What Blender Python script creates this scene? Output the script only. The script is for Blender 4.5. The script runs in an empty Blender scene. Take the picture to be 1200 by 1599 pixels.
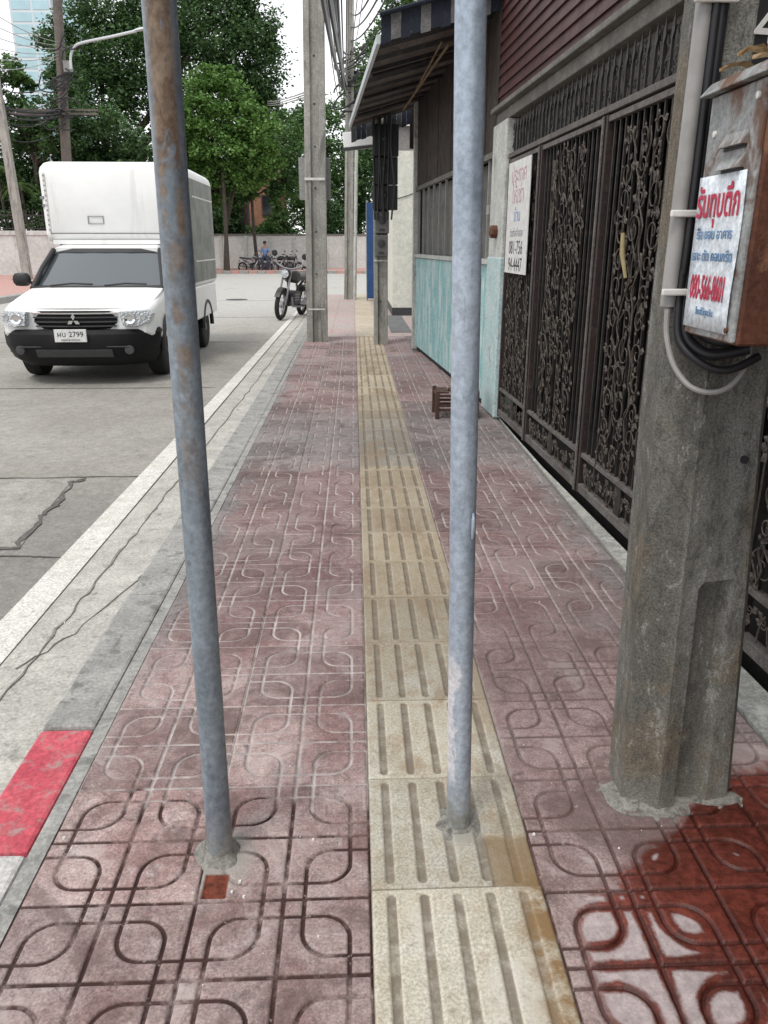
import bpy, math, random
import numpy as np
from mathutils import Vector, Matrix
R = math.radians
random.seed(7); rng = np.random.default_rng(7)
scn = bpy.context.scene
COL = scn.collection

# ------------------------------------------------------------------ camera, sky, sun, exposure
EYE = 1.42
cam_d = bpy.data.cameras.new('camera'); cam = bpy.data.objects.new('camera', cam_d); COL.objects.link(cam)
cam.location = (0, 0, EYE); cam.rotation_euler = (R(90 - 18.8916), 0, R(-2.0875))
cam_d.sensor_fit = 'VERTICAL'; cam_d.sensor_height = 36; cam_d.sensor_width = 36; cam_d.lens = 27.467
cam_d.clip_start = .05; cam_d.clip_end = 2500
scn.camera = cam

SUN_EL, SUN_AZ = R(62), R(215)                  # azimuth clockwise from +Y: behind the camera, to the left
world = bpy.data.worlds.new('World'); scn.world = world; world.use_nodes = True
nt = world.node_tree; nt.nodes.clear()
sky = nt.nodes.new('ShaderNodeTexSky'); sky.sky_type = 'NISHITA'; sky.sun_disc = False
sky.sun_elevation = SUN_EL; sky.sun_rotation = SUN_AZ
cl = nt.nodes.new('ShaderNodeMix'); cl.data_type = 'RGBA'; cl.inputs[0].default_value = .82
cl.inputs[7].default_value = (9.9, 9.85, 9.9, 1)          # an even bright overcast layer over the blue
bg = nt.nodes.new('ShaderNodeBackground'); bg.inputs[1].default_value = .1
ow = nt.nodes.new('ShaderNodeOutputWorld')
nt.links.new(sky.outputs[0], cl.inputs[6]); nt.links.new(cl.outputs[2], bg.inputs[0]); nt.links.new(bg.outputs[0], ow.inputs[0])
sd = bpy.data.lights.new('sun', 'SUN'); sd.energy = 1.1; sd.angle = R(16); sd.color = (1, .96, .9)
sun = bpy.data.objects.new('sun', sd); COL.objects.link(sun)
to_sun = Vector((math.sin(SUN_AZ) * math.cos(SUN_EL), math.cos(SUN_AZ) * math.cos(SUN_EL), math.sin(SUN_EL)))
sun.rotation_euler = to_sun.to_track_quat('Z', 'Y').to_euler(); sun.location = to_sun * 30
vs = scn.view_settings; vs.view_transform = 'Standard'; vs.look = 'None'; vs.gamma = 1; vs.use_curve_mapping = False
vs.exposure = .66

# ------------------------------------------------------------------ helpers
def at(px, py, y):
    """point at street distance y seen in the survey photograph (1200x1599) at px, py"""
    f = 1220.; v = Vector(((px - 600) / f, (799.5 - py) / f, -1))
    v = cam.rotation_euler.to_matrix() @ v
    return Vector((0, 0, EYE)) + v * (y / v.y)

OFF = {}
def tag(o, label=None, cat=None, group=None, kind=None):
    if label: o['label'] = label
    if cat: o['category'] = cat
    if group: o['group'] = group
    if kind: o['kind'] = kind
    return o

def thing(name, label, cat, loc=(0, 0, 0), rz=0, group=None, local=False):
    o = bpy.data.objects.new(name, None); COL.objects.link(o)
    o.location = loc; o.rotation_euler = (0, 0, rz); o.empty_display_size = .2
    OFF[o.name] = Vector((0, 0, 0)) if (local or rz) else Vector(loc)
    return tag(o, label, cat, group)

class MB:
    def __init__(s): s.v = []; s.f = []
    def add(s, vs, fs):
        n = len(s.v); s.v += [tuple(p) for p in vs]; s.f += [tuple(i + n for i in f) for f in fs]; return s
    def box(s, a, b):
        (x0, y0, z0), (x1, y1, z1) = a, b
        return s.add([(x0,y0,z0),(x1,y0,z0),(x1,y1,z0),(x0,y1,z0),(x0,y0,z1),(x1,y0,z1),(x1,y1,z1),(x0,y1,z1)],
                     [(3,2,1,0),(4,5,6,7),(0,1,5,4),(1,2,6,5),(2,3,7,6),(3,0,4,7)])
    def obox(s, c, size, rot):
        m = rot if isinstance(rot, Matrix) else Matrix.Rotation(rot, 3, 'Z')
        hx, hy, hz = [k / 2 for k in size]; c = Vector(c)
        P = [c + m @ Vector(q) for q in [(-hx,-hy,-hz),(hx,-hy,-hz),(hx,hy,-hz),(-hx,hy,-hz),(-hx,-hy,hz),(hx,-hy,hz),(hx,hy,hz),(-hx,hy,hz)]]
        return s.add(P, [(3,2,1,0),(4,5,6,7),(0,1,5,4),(1,2,6,5),(2,3,7,6),(3,0,4,7)])
    def tube(s, path, r, seg=8, cap=True, closed=False):
        P = [Vector(p) for p in path]; n = len(P)
        rr = r if isinstance(r, (list, tuple)) else [r] * n
        T = []
        for i in range(n):
            a = P[i - 1] if (i or closed) else P[0]; b = P[(i + 1) % n] if (i < n - 1 or closed) else P[-1]
            d = b - a; T.append(d.normalized() if d.length > 1e-9 else Vector((0, 0, 1)))
        u = T[0].orthogonal().normalized(); vs = []
        for i in range(n):
            u = u - T[i] * u.dot(T[i]); u = u.normalized() if u.length > 1e-6 else T[i].orthogonal().normalized()
            w = T[i].cross(u)
            for k in range(seg):
                a = 2 * math.pi * k / seg; vs.append(P[i] + (u * math.cos(a) + w * math.sin(a)) * rr[i])
        fs = []
        for i in range(n if closed else n - 1):
            j = (i + 1) % n
            for k in range(seg):
                l = (k + 1) % seg; fs.append((i*seg+k, i*seg+l, j*seg+l, j*seg+k))
        if cap and not closed:
            fs.append(tuple(range(seg - 1, -1, -1))); fs.append(tuple((n - 1) * seg + k for k in range(seg)))
        return s.add(vs, fs)
    def loft(s, secs, cap=True):
        n = len(secs[0]); vs = [p for q in secs for p in q]; fs = []
        for i in range(len(secs) - 1):
            for k in range(n):
                l = (k + 1) % n; fs.append((i*n+k, i*n+l, (i+1)*n+l, (i+1)*n+k))
        if cap: fs.append(tuple(range(n - 1, -1, -1))); fs.append(tuple((len(secs) - 1) * n + k for k in range(n)))
        return s.add(vs, fs)
    def lathe(s, prof, c, axis='Z', seg=20):
        secs = []
        for r, h in prof:
            ring = []
            for k in range(seg):
                a = 2 * math.pi * k / seg; x, y = r * math.cos(a), r * math.sin(a)
                q = {'Z': (x, y, h), 'X': (h, x, y), 'Y': (y, h, x)}[axis]
                ring.append((c[0] + q[0], c[1] + q[1], c[2] + q[2]))
            secs.append(ring)
        return s.loft(secs)
    def build(s, name, m, parent=None, smooth=False, bev=0, origin=None, label=None):
        off = OFF[parent.name] if parent else Vector(origin or (0, 0, 0))
        me = bpy.data.meshes.new(name)
        me.from_pydata([(a - off.x, b - off.y, c - off.z) for a, b, c in s.v], [], s.f); me.update()
        o = bpy.data.objects.new(name, me); COL.objects.link(o)
        if m: me.materials.append(m)
        if parent: o.parent = parent
        elif origin: o.location = origin
        OFF[o.name] = off
        fix_normals(me)
        if smooth:
            for p in me.polygons: p.use_smooth = True
            if smooth != 2: me.set_sharp_from_angle(angle=R(40))
        if bev:
            b = o.modifiers.new('bevel', 'BEVEL'); b.width = bev; b.segments = 2; b.limit_method = 'ANGLE'; b.angle_limit = R(35)
            b.harden_normals = False
        if label: o['label'] = label
        return o

import bmesh
def fix_normals(me):
    if len(me.polygons) > 6000: return
    bm = bmesh.new(); bm.from_mesh(me); bmesh.ops.recalc_face_normals(bm, faces=bm.faces); bm.to_mesh(me); bm.free()

def dup(o, parent=None, **kw):
    c = o.copy(); COL.objects.link(c)
    if parent: c.parent = parent
    OFF[c.name] = OFF.get(o.name, Vector())
    for ch in list(o.children): dup(ch, c)
    return c

def numpy_mesh(name, verts, faces, m, parent=None, attrs=None, smooth=False):
    """faces: (n,k) int array"""
    me = bpy.data.meshes.new(name); n, k = faces.shape
    me.vertices.add(len(verts)); me.vertices.foreach_set('co', np.asarray(verts, np.float32).ravel())
    me.loops.add(n * k); me.loops.foreach_set('vertex_index', faces.astype(np.int32).ravel())
    me.polygons.add(n); me.polygons.foreach_set('loop_start', np.arange(0, n * k, k, dtype=np.int32))
    me.polygons.foreach_set('loop_total', np.full(n, k, np.int32))
    if smooth: me.polygons.foreach_set('use_smooth', np.ones(n, bool))
    me.update(calc_edges=True)
    for an, av in (attrs or {}).items():
        a = me.attributes.new(an, 'FLOAT', 'POINT'); a.data.foreach_set('value', np.asarray(av, np.float32).ravel())
    me.materials.append(m)
    return me

def link(name, me, parent=None, loc=(0, 0, 0)):
    o = bpy.data.objects.new(name, me); COL.objects.link(o); o.location = loc
    if parent: o.parent = parent
    OFF[o.name] = Vector(loc)
    return o

# ------------------------------------------------------------------ materials
class NT:
    def __init__(s, name):
        s.m = bpy.data.materials.new(name); s.m.use_nodes = True; s.t = s.m.node_tree
        s.b = s.t.nodes['Principled BSDF']; s.n = s.t.nodes; s.geo = None; s.tex = None
    def L(s, a, b): s.t.links.new(a, b)
    def set(s, sock, v):
        if hasattr(v, 'is_output'): s.L(v, sock)
        elif isinstance(v, (tuple, list)): sock.default_value = tuple(v) + ((1,) if len(v) == 3 and sock.type == 'RGBA' else ())
        else: sock.default_value = v
    def pos(s):
        if not s.geo: s.geo = s.n.new('ShaderNodeNewGeometry')
        return s.geo.outputs['Position']
    def obj(s):
        if not s.tex: s.tex = s.n.new('ShaderNodeTexCoord')
        return s.tex.outputs['Object']
    def rnd(s): return s.n.new('ShaderNodeObjectInfo').outputs['Random']
    def attr(s, nm):
        a = s.n.new('ShaderNodeAttribute'); a.attribute_name = nm; return a.outputs['Fac']
    def xyz(s, v):
        a = s.n.new('ShaderNodeSeparateXYZ'); s.L(v, a.inputs[0]); return a.outputs
    def noise(s, v, scale, detail=4, rough=.6, dist=0, stretch=None):
        if stretch:
            mp = s.n.new('ShaderNodeMapping'); s.L(v, mp.inputs[0]); mp.inputs['Scale'].default_value = stretch; v = mp.outputs[0]
        a = s.n.new('ShaderNodeTexNoise'); s.L(v, a.inputs['Vector']); a.inputs['Scale'].default_value = scale
        a.inputs['Detail'].default_value = detail; a.inputs['Roughness'].default_value = rough; a.inputs['Distortion'].default_value = dist
        return a.outputs['Fac']
    def math(s, op, a, b=0., c=0.):
        q = s.n.new('ShaderNodeMath'); q.operation = op
        for i, k in enumerate((a, b, c)): s.set(q.inputs[i], k)
        return q.outputs[0]
    def smooth(s, v, lo, hi, a=0., b=1.):
        q = s.n.new('ShaderNodeMapRange'); q.interpolation_type = 'SMOOTHSTEP'
        s.set(q.inputs[0], v); q.inputs[1].default_value = lo; q.inputs[2].default_value = hi
        q.inputs[3].default_value = a; q.inputs[4].default_value = b; return q.outputs[0]
    def mix(s, f, a, b):
        q = s.n.new('ShaderNodeMix'); q.data_type = 'RGBA'; s.set(q.inputs[0], f); s.set(q.inputs[6], a); s.set(q.inputs[7], b); return q.outputs[2]
    def mul(s, col, v):
        q = s.n.new('ShaderNodeVectorMath'); q.operation = 'SCALE'; s.set(q.inputs[0], col); s.set(q.inputs['Scale'], v); return q.outputs[0]
    def bump(s, h, strength=.3, dist=.01):
        q = s.n.new('ShaderNodeBump'); q.inputs['Strength'].default_value = strength; q.inputs['Distance'].default_value = dist
        s.L(h, q.inputs['Height']); s.L(q.outputs[0], s.b.inputs['Normal'])
    def fin(s, col, rough=.8, metal=0., spec=.4):
        s.set(s.b.inputs['Base Color'], col); s.set(s.b.inputs['Roughness'], rough); s.set(s.b.inputs['Metallic'], metal)
        s.b.inputs['Specular IOR Level'].default_value = spec; return s.m

def weathered(name, c1, c2, scale=3, rough=.8, bump=.25, metal=0., spec=.35, dirt=None, dscale=8, dthr=(.55, .72), streak=None, fine=80, bd=.004, obj=False):
    t = NT(name); p = t.obj() if obj else t.pos()
    n1 = t.noise(p, scale, 6, .65, .4); col = t.mix(t.smooth(n1, .32, .68), c1, c2)
    n2 = t.noise(p, fine, 3, .7); col = t.mul(col, t.smooth(n2, .25, .75, .74, 1.24)); n3 = t.noise(p, scale*5, 5, .75); col = t.mul(col, t.smooth(n3, .3, .7, .86, 1.12))
    if dirt is not None:
        d = t.noise(p, dscale, 6, .7, .6, stretch=streak); col = t.mix(t.smooth(d, *dthr), col, dirt)
    t.bump(t.math('ADD', n2, t.math('MULTIPLY', n1, .6)), bump, bd)
    return t.fin(col, t.smooth(n1, .3, .7, rough - .07, rough + .07), metal, spec)

def plain(name, c, rough=.6, metal=0., spec=.4, vary=.12, scale=20):
    t = NT(name); n = t.noise(t.obj(), scale, 4); col = t.mul(c, t.smooth(n, .3, .7, 1 - vary, 1 + vary)); return t.fin(col, rough, metal, spec)

# red patterned tile: dusty mauve concrete, dirt or grout in the grooves, a spill of water by the big pole
def tile_mat():
    t = NT('red_tile'); p = t.pos(); x, y, z = t.xyz(p)
    n1 = t.noise(p, 2.6, 7, .72, .5); n2 = t.noise(p, 11, 6, .75, .3); n3 = t.noise(p, 150, 3, .8); r = t.rnd(); n5 = t.noise(p, 38, 5, .75)
    col = t.mix(t.smooth(n1, .36, .64), (.235, .152, .142), (.385, .30, .282))
    col = t.mix(t.smooth(n2, .5, .72, 0, .55), col, (.225, .132, .132))
    col = t.mix(t.smooth(n2, .47, .28, 0, .65), col, (.43, .38, .375))
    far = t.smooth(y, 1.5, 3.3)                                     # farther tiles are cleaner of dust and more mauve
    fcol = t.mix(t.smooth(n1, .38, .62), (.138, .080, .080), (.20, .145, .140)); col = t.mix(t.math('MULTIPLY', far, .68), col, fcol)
    n7 = t.noise(p, 1.15, 6, .75, .8); n8 = t.noise(p, 3.4, 5, .75, .6)
    by = t.math('ADD', y, t.math('MULTIPLY', t.math('SUBTRACT', n8, .5), 1.6))
    band = t.math('MULTIPLY', t.smooth(by, 4.85, 5.3), t.smooth(by, 7.6, 6.4))   # cement washed over the walk
    g = t.math('ADD', t.smooth(n7, .55, .68, 0, .6), t.math('MULTIPLY', band, .75))
    edge_l = t.math('MULTIPLY', t.smooth(t.math('ADD', x, t.math('MULTIPLY', t.math('SUBTRACT', n8, .5), .45)), -.66, -.76), t.smooth(y, 2.2, 3.2, .15, .9))
    edge_r = t.smooth(t.math('ADD', x, t.math('MULTIPLY', t.math('SUBTRACT', n8, .5), .7)), 1.02, 1.2, 0, .8)
    g = t.math('MAXIMUM', g, t.math('MAXIMUM', edge_l, edge_r))
    gcem = t.mix(t.smooth(n2, .35, .65), (.165, .158, .155), (.235, .228, .222))
    col = t.mix(t.math('MINIMUM', g, .86), col, gcem)
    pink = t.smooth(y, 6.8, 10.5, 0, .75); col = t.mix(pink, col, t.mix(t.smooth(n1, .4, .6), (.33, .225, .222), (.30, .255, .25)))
    rightp = t.math('MULTIPLY', t.smooth(x, .42, .5), t.math('MULTIPLY', t.smooth(y, 1.3, 1.6), t.smooth(y, 3.4, 2.2))); col = t.mix(t.math('MULTIPLY', rightp, .5), col, (.31, .225, .22))
    col = t.mul(col, t.smooth(r, 0, 1, .78, 1.18)); col = t.mul(col, t.smooth(n3, .22, .78, .60, 1.38)); col = t.mul(col, t.smooth(n5, .3, .7, .78, 1.2))
    st = t.noise(p, 30, 5, .75, 1.2); col = t.mix(t.smooth(st, .64, .74, 0, .6), col, (.40, .36, .345))
    col = t.mix(t.smooth(t.noise(p, 17, 6, .78, .8), .56, .68, 0, .6), col, (.085, .062, .058))
    n9 = t.noise(p, 1.9, 6, .75, .9); col = t.mix(t.smooth(n9, .51, .62, 0, .6), col, (.105, .070, .064)); col = t.mix(t.smooth(n9, .46, .36, 0, .55), col, t.mix(far, (.46, .39, .37), (.25, .20, .195)))
    gr = t.attr('groove')
    near = t.math('ADD', t.smooth(y, 1.45, 2.0), t.math('MULTIPLY', t.math('SUBTRACT', t.noise(p, 2.6, 4, .65), .5), 2.2))
    gcol = t.mix(t.smooth(near, .38, .62), (.052, .026, .022), (.43, .385, .37))
    rightside = t.smooth(x, .35, .5); gcol = t.mix(t.math('MULTIPLY', rightside, t.smooth(y, 2.4, 3.2, .85, .15)), gcol, (.125, .075, .068))
    gcol = t.mul(gcol, t.smooth(n2, .3, .7, .65, 1.25))
    gm = t.math('MULTIPLY', t.smooth(gr, .15, .75), t.smooth(t.noise(p, 5, 5, .75), .36, .54, .15, 1.))
    gm = t.math('MULTIPLY', gm, t.math('SUBTRACT', 1., t.math('MULTIPLY', g, .5)))
    col = t.mix(gm, col, gcol)
    chip = t.math('MULTIPLY', t.smooth(t.noise(p, 42, 4, .7, .3), .62, .68), t.smooth(t.attr('gdist'), .016, .008)); col = t.mix(t.math('MULTIPLY', chip, .7), col, (.30, .25, .235))
    # water spill
    edge = t.math('MULTIPLY', t.math('SUBTRACT', t.noise(p, 5, 5, .7, .4), .5), .26)
    lim = t.math('ADD', t.smooth(x, .36, 1.16, 1.34, 1.88), edge)
    inside = t.math('MULTIPLY', t.smooth(t.math('ADD', t.math('SUBTRACT', lim, y), t.math('MULTIPLY', t.math('SUBTRACT', n5, .5), .10)), -.02, .06), t.smooth(x, .44, .50))
    gd = t.attr('gdist')
    w = t.math('ADD', t.smooth(t.math('SUBTRACT', t.math('ADD', x, t.math('MULTIPLY', t.math('SUBTRACT', y, 1.1), .55)), .62), 0, .46, .014, .050), t.math('MULTIPLY', edge, .11))
    wet = t.math('MULTIPLY', inside, t.smooth(t.math('ADD', t.math('SUBTRACT', w, gd), t.math('MULTIPLY', t.math('SUBTRACT', n5, .5), .02)), -.003, .008))
    q = t.n.new('ShaderNodeVectorMath'); q.operation = 'MULTIPLY'; t.L(col, q.inputs[0]); q.inputs[1].default_value = (.46, .15, .115)
    wcol = t.mix(.55, q.outputs[0], t.mix(t.smooth(n1, .4, .6), (.135, .034, .022), (.095, .026, .018))); wcol = t.mix(t.math('MULTIPLY', gr, .85), wcol, (.058, .013, .009)); wcol = t.mul(wcol, t.smooth(n5, .3, .7, .65, 1.35))
    wcol = t.mul(wcol, t.smooth(n9, .35, .65, 1.15, .75))
    col = t.mix(t.math('MULTIPLY', t.math('MULTIPLY', inside, .6), t.smooth(gd, .0, .02)), col, t.mul((.42, .37, .37), t.smooth(n5, .3, .7, .8, 1.2)))
    col = t.mix(wet, col, wcol)
    hole = t.attr('hole'); col = t.mix(hole, col, t.mul((.125, .032, .018), t.smooth(t.noise(p, 60, 3), .3, .7, .6, 1.5)))
    cem = t.attr('cement'); col = t.mix(t.math('MULTIPLY', cem, t.smooth(n2, .3, .6, .5, 1)), col, (.33, .32, .285))
    t.bump(t.math('ADD', n3, t.math('MULTIPLY', t.math('ADD', n2, n5), .7)), .5, .003)
    return t.fin(col, t.mix(wet, (.85, .85, .85), t.mix(n2, (.2, .2, .2), (.55, .55, .55))), 0, .3)

def tactile_mat():
    t = NT('yellow_tactile'); p = t.pos(); x, y, z = t.xyz(p)
    n1 = t.noise(p, 3.2, 6, .7, .6); n2 = t.noise(p, 14, 5, .7); n3 = t.noise(p, 140, 3, .75); r = t.rnd()
    col = t.mix(t.smooth(n1, .36, .64), (.475, .455, .385), (.41, .375, .295))
    col = t.mix(t.math('MULTIPLY', t.smooth(n2, .49, .62, 0, .6), t.smooth(y, 1.2, 2.4, .45, 1)), col, (.36, .265, .17))
    col = t.mix(t.math('MULTIPLY', t.smooth(y, 1.9, 3.2), .6), col, (.27, .205, .125))
    band = t.math('MULTIPLY', t.smooth(y, 5.05, 5.15), t.smooth(y, 7.2, 6.2)); col = t.mix(t.math('MULTIPLY', band, .8), col, (.205, .195, .178))
    col = t.mix(t.math('MULTIPLY', t.smooth(y, 6.6, 8.5), .7), col, (.46, .385, .28))
    col = t.mix(t.smooth(t.noise(p, 5, 5, .7, 1), .56, .68, 0, .5), col, (.50, .48, .42))
    col = t.mul(col, t.smooth(r, 0, 1, .80, 1.10)); col = t.mul(col, t.smooth(n3, .25, .75, .66, 1.3))
    n9 = t.noise(p, 2.1, 6, .75, .3, stretch=(1.6, .7, 1)); col = t.mix(t.math('MULTIPLY', t.smooth(n9, .50, .60, 0, .7), t.smooth(y, 1.2, 2.6, .35, 1)), col, (.235, .175, .115)); col = t.mix(t.smooth(n9, .46, .36, 0, .65), col, t.mix(t.smooth(y, 1.7, 2.6), (.56, .53, .46), (.36, .32, .25)))
    col = t.mix(t.smooth(t.noise(p, 24, 6, .8, .15), .56, .68, 0, .5), col, (.17, .14, .105))
    gr = t.attr('groove'); col = t.mix(t.math('MULTIPLY', t.smooth(gr, .2, .8), t.smooth(n2, .3, .6, .4, .9)), col, (.165, .138, .105))
    mud = t.math('MULTIPLY', t.smooth(x, .31, .40), t.smooth(t.math('ADD', y, t.math('MULTIPLY', n1, .5)), 1.95, 1.6))
    col = t.mix(t.math('MULTIPLY', mud, t.smooth(n2, .35, .6, .3, .95)), col, (.21, .125, .050))
    hole = t.attr('hole'); col = t.mix(t.math('MULTIPLY', hole, .8), col, (.20, .13, .06))
    cem = t.attr('cement'); col = t.mix(t.math('MULTIPLY', cem, t.smooth(n2, .3, .6, .5, 1)), col, (.33, .315, .27))
    t.bump(t.math('ADD', n3, t.math('MULTIPLY', n2, .8)), .35, .003)
    return t.fin(col, .8, 0, .35)

def far_paving_mat():
    t = NT('far_paving'); p = t.pos(); x, y, z = t.xyz(p); n1 = t.noise(p, 1.4, 5, .7, .5); n2 = t.noise(p, 12, 4)
    red = t.mix(t.smooth(n1, .4, .6), (.40, .30, .285), (.37, .325, .305))
    yel = t.mix(t.smooth(n1, .4, .6), (.47, .42, .33), (.42, .36, .28))
    s = t.math('MULTIPLY', t.smooth(x, .0, .03), t.smooth(x, .44, .41)); col = t.mix(s, red, yel)
    br = t.n.new('ShaderNodeTexBrick'); br.offset = 0; t.L(p, br.inputs['Vector'])
    br.inputs['Scale'].default_value = 1; br.inputs['Mortar Size'].default_value = .006; br.inputs['Brick Width'].default_value = .4; br.inputs['Row Height'].default_value = .4
    col = t.mix(t.math('MULTIPLY', br.outputs['Fac'], .5), col, (.2, .15, .14))
    return t.fin(t.mul(col, t.smooth(n2, .3, .7, .85, 1.12)), .85)

def road_mat():
    t = NT('road_concrete'); p = t.pos(); x, y, z = t.xyz(p)
    n1 = t.noise(p, .55, 6, .7, .4); n2 = t.noise(p, 5, 6, .75, .3); n3 = t.noise(p, 90, 3, .8)
    col = t.mix(t.smooth(n1, .35, .65), (.255, .243, .215), (.315, .302, .275))
    col = t.mix(t.smooth(n2, .5, .74, 0, .6), col, (.19, .18, .165))
    col = t.mix(t.math('MULTIPLY', t.smooth(y, 5.6, 4.6), .65), col, (.185, .178, .168))
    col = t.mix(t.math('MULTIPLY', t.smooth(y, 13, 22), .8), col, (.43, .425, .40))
    stn = t.noise(p, 1.2, 5, .7, .5, stretch=(1, .35, 1)); col = t.mix(t.smooth(stn, .6, .72, 0, .5), col, (.17, .16, .15))
    col = t.mul(col, t.smooth(n3, .2, .8, .66, 1.32)); n6 = t.noise(p, 16, 5, .75); col = t.mul(col, t.smooth(n6, .3, .7, .84, 1.14))
    col = t.mix(t.smooth(t.noise(p, 2.2, 6, .75, 1.), .60, .70, 0, .55), col, (.13, .125, .115))
    t.bump(t.math('ADD', n3, n2), .45, .006); return t.fin(col, .85, 0, .35)

def leaf_mat(name, c1, c2, c3):
    t = NT(name); p = t.pos(); n = t.noise(p, .9, 4, .6); r = t.noise(p, 9, 2, .6)
    col = t.mix(t.smooth(n, .4, .62), c1, c2); col = t.mix(t.smooth(r, .5, .7, 0, .7), col, c3)
    b = t.b; m = t.fin(col, .5, 0, .3)
    tr = t.n.new('ShaderNodeBsdfTranslucent'); t.L(col, tr.inputs[0]); mx = t.n.new('ShaderNodeMixShader'); mx.inputs[0].default_value = .25
    out = t.n['Material Output']; t.L(b.outputs[0], mx.inputs[1]); t.L(tr.outputs[0], mx.inputs[2]); t.L(mx.outputs[0], out.inputs[0])
    return m

def galv_mat(name, rust_on):
    t = NT(name); p = t.pos(); x, y, z = t.xyz(p)
    n1 = t.noise(p, 7, 6, .7, .4, stretch=(1, 1, .35)); n2 = t.noise(p, 60, 4, .7); n4 = t.noise(p, 20, 5, .75, .4, stretch=(1, 1, .5))
    col = t.mix(t.smooth(n1, .35, .65), (.34, .405, .485), (.45, .515, .595)) if not rust_on else t.mix(t.smooth(n1, .35, .65), (.165, .20, .232), (.28, .325, .365))
    rust = None
    if rust_on:      # brown scab down the street side of the upper pipe, patches lower
        up = t.smooth(z, 1.15, 1.62); ph = t.smooth(t.math('SUBTRACT', x, t.math('MULTIPLY', z, .012)), -.385, -.365)
        ax = t.math('SUBTRACT', t.math('SUBTRACT', x, t.math('MULTIPLY', z, .0092)), -.345); side = t.math('MULTIPLY', t.smooth(ax, -.026, -.010), t.smooth(ax, .028, .018))
        m1 = t.math('MULTIPLY', t.smooth(t.math('ADD', t.math('ADD', n1, t.math('MULTIPLY', t.math('SUBTRACT', n4, .5), .55)), t.math('MULTIPLY', up, .32)), .62, .74), side)
        low = t.math('MULTIPLY', t.smooth(t.math('ADD', t.noise(p, 5, 5, .7, 0, stretch=(1, 1, .5)), t.math('MULTIPLY', t.math('SUBTRACT', n4, .5), .4)), .50, .62), t.smooth(z, .75, 1.15))
        m2 = t.math('MULTIPLY', low, t.math('MULTIPLY', t.smooth(ax, -.018, -.004), t.smooth(ax, .026, .014)))
        rust = t.math('MAXIMUM', m1, t.math('MULTIPLY', m2, .8))
        rc = t.mix(t.smooth(n4, .38, .62), (.13, .080, .052), (.25, .19, .14)); col = t.mix(rust, col, rc)
        col = t.mix(t.smooth(n4, .58, .68, 0, .6), col, (.105, .095, .082))
    else:            # spilt white paint low on the pipe
        wp = t.math('MULTIPLY', t.smooth(t.math('ADD', n4, t.math('MULTIPLY', t.math('SUBTRACT', .242, x), 9)), .50, .58), t.math('MULTIPLY', t.smooth(z, .12, .2), t.smooth(z, .54, .44)))
        col = t.mix(wp, col, (.72, .72, .74))
    base = t.smooth(z, .16, .02); col = t.mix(t.math('MULTIPLY', base, t.smooth(n4, .3, .6)), col, (.28, .28, .25))
    col = t.mul(col, t.smooth(n2, .3, .7, .78, 1.18)); col = t.mix(t.smooth(t.noise(p, 45, 5, .8, .5, stretch=(1, 1, .3)), .60, .70, 0, .45), col, (.16, .175, .195)); t.bump(n2, .2, .002)
    rg = t.smooth(n1, .3, .7, .42, .58)
    if rust is not None: rg = t.math('ADD', rg, t.math('MULTIPLY', rust, .35))
    return t.fin(col, rg, .25 if rust_on else .35, .5)

def old_concrete():
    t = NT('old_pole_concrete'); p = t.pos(); x, y, z = t.xyz(p)
    n1 = t.noise(p, 5, 6, .7, .3, stretch=(1, 1, .16)); n2 = t.noise(p, 26, 6, .8, .2, stretch=(1, 1, .5)); n3 = t.noise(p, 190, 3, .85); n4 = t.noise(p, 3, 5, .65, .4)
    col = t.mix(t.smooth(n1, .36, .64), (.125, .122, .108), (.235, .235, .215))
    col = t.mix(t.smooth(t.math('ADD', n4, t.smooth(x, .88, .96, 0, .10)), .50, .62, 0, .7), col, (.185, .150, .105))          # tan cement staining
    col = t.mix(t.smooth(n2, .50, .62, 0, .65), col, (.072, .072, .064))
    col = t.mix(t.smooth(n2, .45, .35, 0, .75), col, (.32, .325, .30))
    low = t.smooth(t.math('ADD', z, t.math('MULTIPLY', n4, .3)), .34, .14, 0, .5); col = t.mix(low, col, (.24, .235, .20))
    col = t.mul(col, t.smooth(n3, .25, .75, .55, 1.5))
    t.bump(t.math('ADD', n3, t.math('MULTIPLY', n2, 1.5)), .9, .005)
    return t.fin(col, .92, 0, .25)

def fibreglass():
    t = NT('white_fibreglass'); p = t.obj(); n1 = t.noise(p, 1.6, 5, .65, .3); n2 = t.noise(p, 5, 5, .7, .2, stretch=(1, 1, .10)); n3 = t.noise(p, 22, 5, .8)
    col = t.mix(t.smooth(n1, .35, .65), (.82, .825, .81), (.77, .775, .76)); col = t.mix(t.smooth(n2, .56, .70, 0, .5), col, (.60, .595, .56)); col = t.mix(t.smooth(n3, .66, .76, 0, .4), col, (.52, .51, .48))
    return t.fin(col, t.smooth(n1, .3, .7, .38, .5), 0, .45)

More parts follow.
